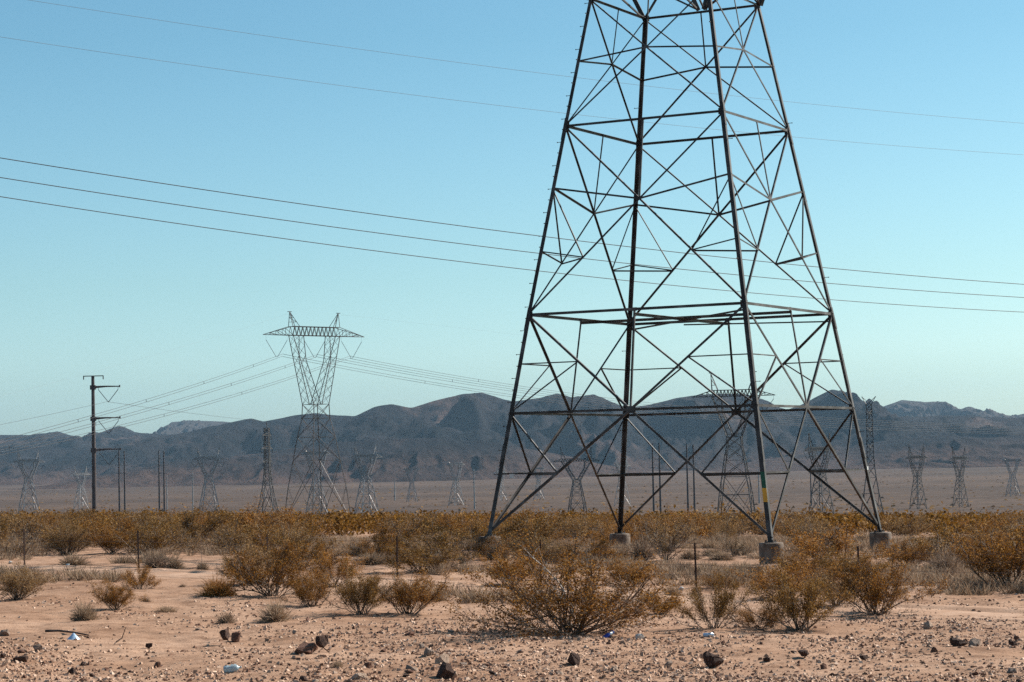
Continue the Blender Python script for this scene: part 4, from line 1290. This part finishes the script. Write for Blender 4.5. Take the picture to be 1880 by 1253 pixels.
# ------------------------------------------------------------------ stones
def rock_mesh(seed, mat, sub=0):
    import bmesh
    rs = np.random.RandomState(seed)
    bm = bmesh.new()
    for _ in range(15):
        v = rs.randn(3); v /= np.linalg.norm(v); v *= rs.uniform(.72, 1.0)
        bm.verts.new(v * np.array((1.0, .8, .8)))
    r = bmesh.ops.convex_hull(bm, input=bm.verts)
    loose = [v for v in bm.verts if not v.link_faces]
    bmesh.ops.delete(bm, geom=loose, context='VERTS')
    bmesh.ops.bevel(bm, geom=list(bm.edges), offset=.05, segments=1, affect='EDGES')
    bmesh.ops.triangulate(bm, faces=bm.faces[:])
    bmesh.ops.subdivide_edges(bm, edges=bm.edges[:], cuts=1)
    for v in bm.verts:
        v.co += Vector(rs.randn(3)) * .018
    me = bpy.data.meshes.new('stone')
    bm.to_mesh(me); bm.free()
    V = np.array([v.co for v in me.vertices])
    V[:, 0] -= (V[:, 0].max() + V[:, 0].min()) / 2; V[:, 1] -= (V[:, 1].max() + V[:, 1].min()) / 2
    V[:, 0] /= np.abs(V[:, 0]).max(); V[:, 1] /= np.abs(V[:, 1]).max(); V[:, 2] = (V[:, 2] - V[:, 2].min()); V[:, 2] /= V[:, 2].max()
    me.vertices.foreach_set('co', V.ravel().astype(np.float32)); me.update()
    me.materials.append(M[mat])
    return me
ROCKS = {k: [rock_mesh(s * 10 + i, 'rock_' + k) for i in range(3)] for s, k in enumerate(('dark', 'red', 'pale', 'grey'))}
G_ROCK = 'loose stones on the gravelly foreground'
for i, (px, py, w, h, k, label) in enumerate((
    (414, 1176, 26, 29, 'dark', 'dark upright stone left of a small pale stone, above the crushed plastic bottle'), (433, 1171, 20, 18, 'red', 'light brown stone touching the dark upright stone'),
    (563, 1198, 42, 24, 'red', 'broad reddish brown stone, left half of a touching pair'), (590, 1198, 30, 32, 'dark', 'dark brown stone, right half of a touching pair'),
    (132, 1223, 17, 12, 'dark', 'dark round stone near the lower left corner'), (36, 1212, 30, 12, 'dark', 'flat dark slab near the left edge'), (5, 1211, 14, 11, 'dark', 'dark stone cut by the left edge'),
    (1053, 1218, 24, 24, 'dark', 'dark pointed stone below the widest bush'), (1310, 1221, 33, 31, 'dark', 'largest dark triangular stone right of centre'),
    (1227, 1223, 15, 14, 'grey', 'small round grey stone left of the largest triangular stone'), (1705, 1158, 16, 16, 'pale', 'pale upright stone alone on the sand at the right'),
    (1760, 1191, 28, 18, 'dark', 'dark stone with a lit edge left of a pale flat stone'), (1791, 1191, 25, 14, 'pale', 'pale flat stone beside the dark stone at the right'),
    (1866, 1177, 13, 9, 'red', 'small reddish stone near the right edge, upper of two'), (1860, 1190, 14, 12, 'dark', 'small dark stone near the right edge, lower of two'),
    (1478, 1207, 24, 15, 'dark', 'dark stone in a shallow hollow below the leaning bush'), (818, 1243, 34, 30, 'dark', 'big dark stone with a pale side at the bottom edge'),
    (834, 1243, 22, 18, 'pale', 'pale stone leaning on the big dark stone at the bottom edge'), (812, 1216, 26, 18, 'pale', 'pale stone just behind the big dark stone'),
    (788, 1209, 20, 15, 'grey', 'greyish pale stone, upper left of the stones near the bottom centre'), (751, 1171, 17, 10, 'red', 'reddish flat stone below the right twin bush'),
    (775, 1187, 11, 9, 'grey', 'small grey stone below the reddish flat stone'), (676, 1224, 16, 10, 'red', 'small reddish stone above the white flat stone'),
    (760, 1233, 18, 9, 'pale', 'pale low stone left of the big dark stone'), (661, 1247, 36, 12, 'pale', 'long whitish flat stone at the bottom edge'),
    (556, 1250, 18, 11, 'dark', 'dark stone at the bottom edge left of the white flat stone'), (539, 1163, 11, 9, 'pale', 'little white stone above the touching pair of stones'),
    (1586, 1214, 20, 10, 'dark', 'flat dark stone at the lower right'), (1512, 1225, 11, 9, 'red', 'small red stone at the lower right, left of the flat dark stone'), (1527, 1240, 11, 9, 'dark', 'small dark stone lowest at the lower right'),
    (272, 1181, 15, 11, 'dark', 'dark lump of stone in the left foreground'), (290, 1212, 12, 11, 'red', 'reddish stone left of the crushed plastic bottle'), (70, 1192, 16, 14, 'grey', 'grey stone under the long stick'),
    (10, 1160, 16, 12, 'grey', 'grey stone beside the left end of the stick'), (152, 1210, 12, 9, 'dark', 'dark pebble right of the dark round stone near the lower left'), (1180, 1199, 11, 8, 'red', 'small red stone between the pointed and the triangular stones'),
    (1857, 1240, 16, 10, 'grey', 'grey stone in the lower right corner'), (1715, 1200, 13, 10, 'red', 'reddish stone below the pale upright stone'))):
    p, d = on_ground(px, py)
    o = link('stone', ROCKS[k][i % 3], None, (p.x, p.y, p.z - .045))
    w, h = w * d / F_PX, h * d / F_PX
    o.scale = (w / 2 * 1.08, w / 2 * rng.uniform(.8, 1.1), h + .045); o.rotation_euler = (0, 0, rng.uniform(0, 6.28))
    tag(o, label, 'stone', G_ROCK)
n = 0
labs = {'dark': 'small dark brown stone among the scattered gravel', 'red': 'small reddish stone among the scattered gravel', 'pale': 'small pale stone among the scattered gravel', 'grey': 'small grey stone among the scattered gravel'}
while n < 190:
    y = 35.5 + rng.random() ** 1.6 * 14; x = rng.uniform(-.235, .235) * y
    k = rng.choice(('dark', 'red', 'pale', 'grey', 'red', 'dark'))
    s = .03 + .05 * rng.random() ** 2
    o = link('stone', ROCKS[k][rng.randrange(3)], None, (x, y, gz(x, y) - s * .3))
    o.scale = (s, s * rng.uniform(.6, 1), s * rng.uniform(.7, 1.3)); o.rotation_euler = (rng.uniform(-.3, .3), rng.uniform(-.3, .3), rng.uniform(0, 6.28))
    tag(o, labs[k], 'stone', 'small %s stones among the gravel' % k)
    n += 1

def gravel():
    rs = np.random.RandomState(12)
    N = 120000
    y = 33 + rs.rand(N) ** 1.7 * 34; x = rs.uniform(-.27, .27, N) * y
    keep = fbm(x / 2.2, y / 3.0, 3, 77) + rs.randn(N) * .25 - (y - 40) / 34 > -.25
    x, y = x[keep], y[keep]; N = len(x)
    z = ground_z(x, y)
    s = .008 + .042 * rs.rand(N) ** 3.2
    k = np.array([(-1, -.5, 0), (.2, -1, .1), (1, .1, 0), (.1, 1, .1), (-.45, -.3, .8), (.45, .25, .9), (0, 0, -.4)], float)
    q = k[None] + rs.randn(N, 7, 3) * .22
    a = rs.rand(N) * 6.283; ca, sa = np.cos(a)[:, None], np.sin(a)[:, None]
    q = np.stack((q[..., 0] * ca - q[..., 1] * sa, q[..., 0] * sa + q[..., 1] * ca, q[..., 2] - .12), -1) * s[:, None, None]
    q += np.stack((x, y, z), 1)[:, None, :]
    f = np.array([(0, 1, 4), (1, 5, 4), (1, 2, 5), (2, 3, 5), (3, 4, 5), (3, 0, 4), (0, 6, 1), (1, 6, 2), (2, 6, 3), (3, 6, 0)])
    F = (np.arange(N)[:, None, None] * 7 + f[None]).reshape(-1, 3)
    o = link('gravel', np_mesh('gravel', q.reshape(-1, 3), F, M['gravel']))
    tag(o, 'fine reddish and pale gravel strewn over the bare foreground', 'gravel', kind='stuff')
gravel()

# ------------------------------------------------------------------ sticks and litter
def stick(name, label, pts, r):
    p0, d = on_ground(pts[0][0], pts[0][1])
    m = MB(); P = []
    for px, py, lift in pts:
        q, _ = on_ground(px, py); P.append(np.array((q.x, q.y, q.z + lift)))
    m.tube(P, np.linspace(r, r * .5, len(P)), 6)
    return tag(m.build(name, M['wood'], None, True), label, 'stick')
stick('stick', 'long dark weathered stick lying beside the shiny blue cup', [(84, 1158, .04), (108, 1160, .05), (135, 1164, .04), (163, 1167, .03)], .03)
stick('stick', 'thin twig standing out of the gravel right of the blue cup', [(214, 1173, .02), (224, 1171, .06), (229, 1171, .2), (232, 1171, .28)], .014)
stick('stick', 'thin pale twig lying left of the reddish flat stone', [(695, 1180, .02), (722, 1179, .03)], .012)

def glossy(name, col, rough=.25, metal=0.0, trans=0.0):
    m, n, l, p = new_mat(name)
    nz = n.new('ShaderNodeTexNoise'); nz.inputs['Scale'].default_value = 9
    r = ramp(n, [(.35, tuple(c * .75 for c in col)), (.65, col)])
    l.new(nz.outputs['Fac'], r.inputs[0]); l.new(r.outputs[0], p.inputs['Base Color'])
    p.inputs['Roughness'].default_value, p.inputs['Metallic'].default_value, p.inputs['Transmission Weight'].default_value = rough, metal, trans
    return m
M['blue'] = glossy('blue_can_paint', (.02, .045, .3), .3, .3)
M['silver'] = glossy('bare_aluminium', (.7, .7, .72), .3, .9)
M['foil'] = glossy('blue_white_plastic', (.42, .56, .72), .25, .2)
M['clear'] = glossy('crumpled_clear_plastic', (.5, .62, .66), .2, 0, .35)
M['film'] = glossy('white_plastic_film', (.5, .5, .48), .6)

def lathe_obj(prof, n=18, dent=0.0, seed=0):
    m = MB(); m.lathe(prof, n)
    if dent:
        rs = np.random.RandomState(seed)
        V = np.concatenate(m.v)
        nx = fbm(V[:, 0] * 14 + V[:, 2] * 22, V[:, 1] * 14 + 5 + V[:, 2] * 9, 3, seed)
        V[:, :2] *= (1 + dent * nx)[:, None]
        m.v = [V]
    return m
def can(label, px, py, rot, mat, L=.165, r=.027):
    p, d = on_ground(px, py)
    t = thing('drink_can', label, 'can', (p.x, p.y, p.z + r * 1.05))
    t.rotation_euler = rot
    lathe_obj([(r * .78, -L / 2), (r, -L / 2 + .012), (r, L / 2 - .022), (r * .8, L / 2)], 20, .05, 3).build('can_body', M[mat], t, True)
    lathe_obj([(r * .8, L / 2 + .0005), (r * .84, L / 2 + .006), (r * .7, L / 2 + .007), (r * .68, L / 2 + .003)], 20).build('can_lid', M['silver'], t, True)
    lathe_obj([(r * .76, -L / 2 - .004), (r * .79, -L / 2 - .0005)], 20).build('can_base', M['silver'], t, True)
    lathe_obj([(r * 1.012, L * .02), (r * 1.012, L * .34)], 20, .05, 3).build('can_stripe', M['silver'], t, True)
    return t
can('blue and silver drink can lying at the foot of the widest bush', 1117, 1171, (1.25, .0, 2.4), 'blue', .3, .045)
can('small bluish silver can lying on the sand right of the widest bush', 1301, 1176, (1.57, 0, 1.35), 'foil', .2, .04)
p, d = on_ground(135, 1171)
t = thing('crushed_cup', 'shiny blue-white crushed cup standing upside down by the stick', 'litter', p)
lathe_obj([(.135, 0), (.13, .012), (.05, .085), (.02, .12), (.012, .125)], 22, .12, 9).build('cup_body', M['foil'], t, True)
lathe_obj([(.142, -.006), (.145, .006), (.136, .011)], 22, .12, 9).build('cup_rim', M['film'], t, True)
p, d = on_ground(426, 1230)
t = thing('plastic_bottle', 'crumpled clear plastic bottle lying in the gravel near the bottom edge', 'bottle', (p.x, p.y, p.z + .06), math.radians(15))
t.rotation_euler = (0, math.radians(84), math.radians(12))
lathe_obj([(.05, -.14), (.066, -.13), (.06, -.09), (.07, -.06), (.058, -.03), (.07, 0), (.058, .03), (.066, .06), (.04, .1), (.02, .12), (.018, .14)], 20, .3, 14).build('bottle_body', M['clear'], t, True)
lathe_obj([(.021, .138), (.021, .155), (.017, .158)], 14).build('bottle_cap', M['film'], t, True)
def crumple(px, py, w, h, label, mat, seed):
    p, d = on_ground(px, py)
    me = rock_mesh(seed, 'rock_pale')
    me.name = 'crumpled_plastic'; me.materials.clear(); me.materials.append(M[mat])
    o = link('crumpled_plastic', me, None, (p.x, p.y, p.z - .01))
    o.scale = (w * d / F_PX / 2, w * d / F_PX / 2.4, h * d / F_PX)
    tag(o, label, 'litter')
crumple(1175, 1175, 17, 14, 'crumpled white plastic scrap right of the blue can', 'film', 501)
crumple(1388 / 1.11, 1088, 12, 7, 'white paper scrap on the sand by the clear-standing fence post', 'film', 502)
crumple(19, 1036, 7, 6, 'white scrap on the sand left of the first fence post', 'film', 503)
crumple(125, 1043, 8, 5, 'white scrap in front of the pale tuft between the first two posts', 'film', 504)
crumple(1634, 1030, 12, 5, 'white scrap left of the low dark bush under the right footing', 'film', 505)

# ------------------------------------------------------------------ haze: even thin air over the whole valley
def haze():
    m = bpy.data.materials.new('valley_air'); m.use_nodes = True
    n, l = m.node_tree.nodes, m.node_tree.links
    n.remove(n['Principled BSDF'])
    v = n.new('ShaderNodeVolumePrincipled')
    v.inputs['Color'].default_value = (.5, .76, 1.0, 1)
    v.inputs['Density'].default_value = HAZE_DENSITY
    v.inputs['Anisotropy'].default_value = 0.0
    l.new(v.outputs[0], n['Material Output'].inputs['Volume'])
    b = MB(); b.box_axes((-9500, -60, -75), (19000, 0, 0), (0, 16600, 0), (0, 0, 560))
    o = b.build('haze', m)
    tag(o, 'thin bluish air that fades the far mountains', 'haze', kind='stuff')
HAZE_DENSITY = 2.0e-5
haze()
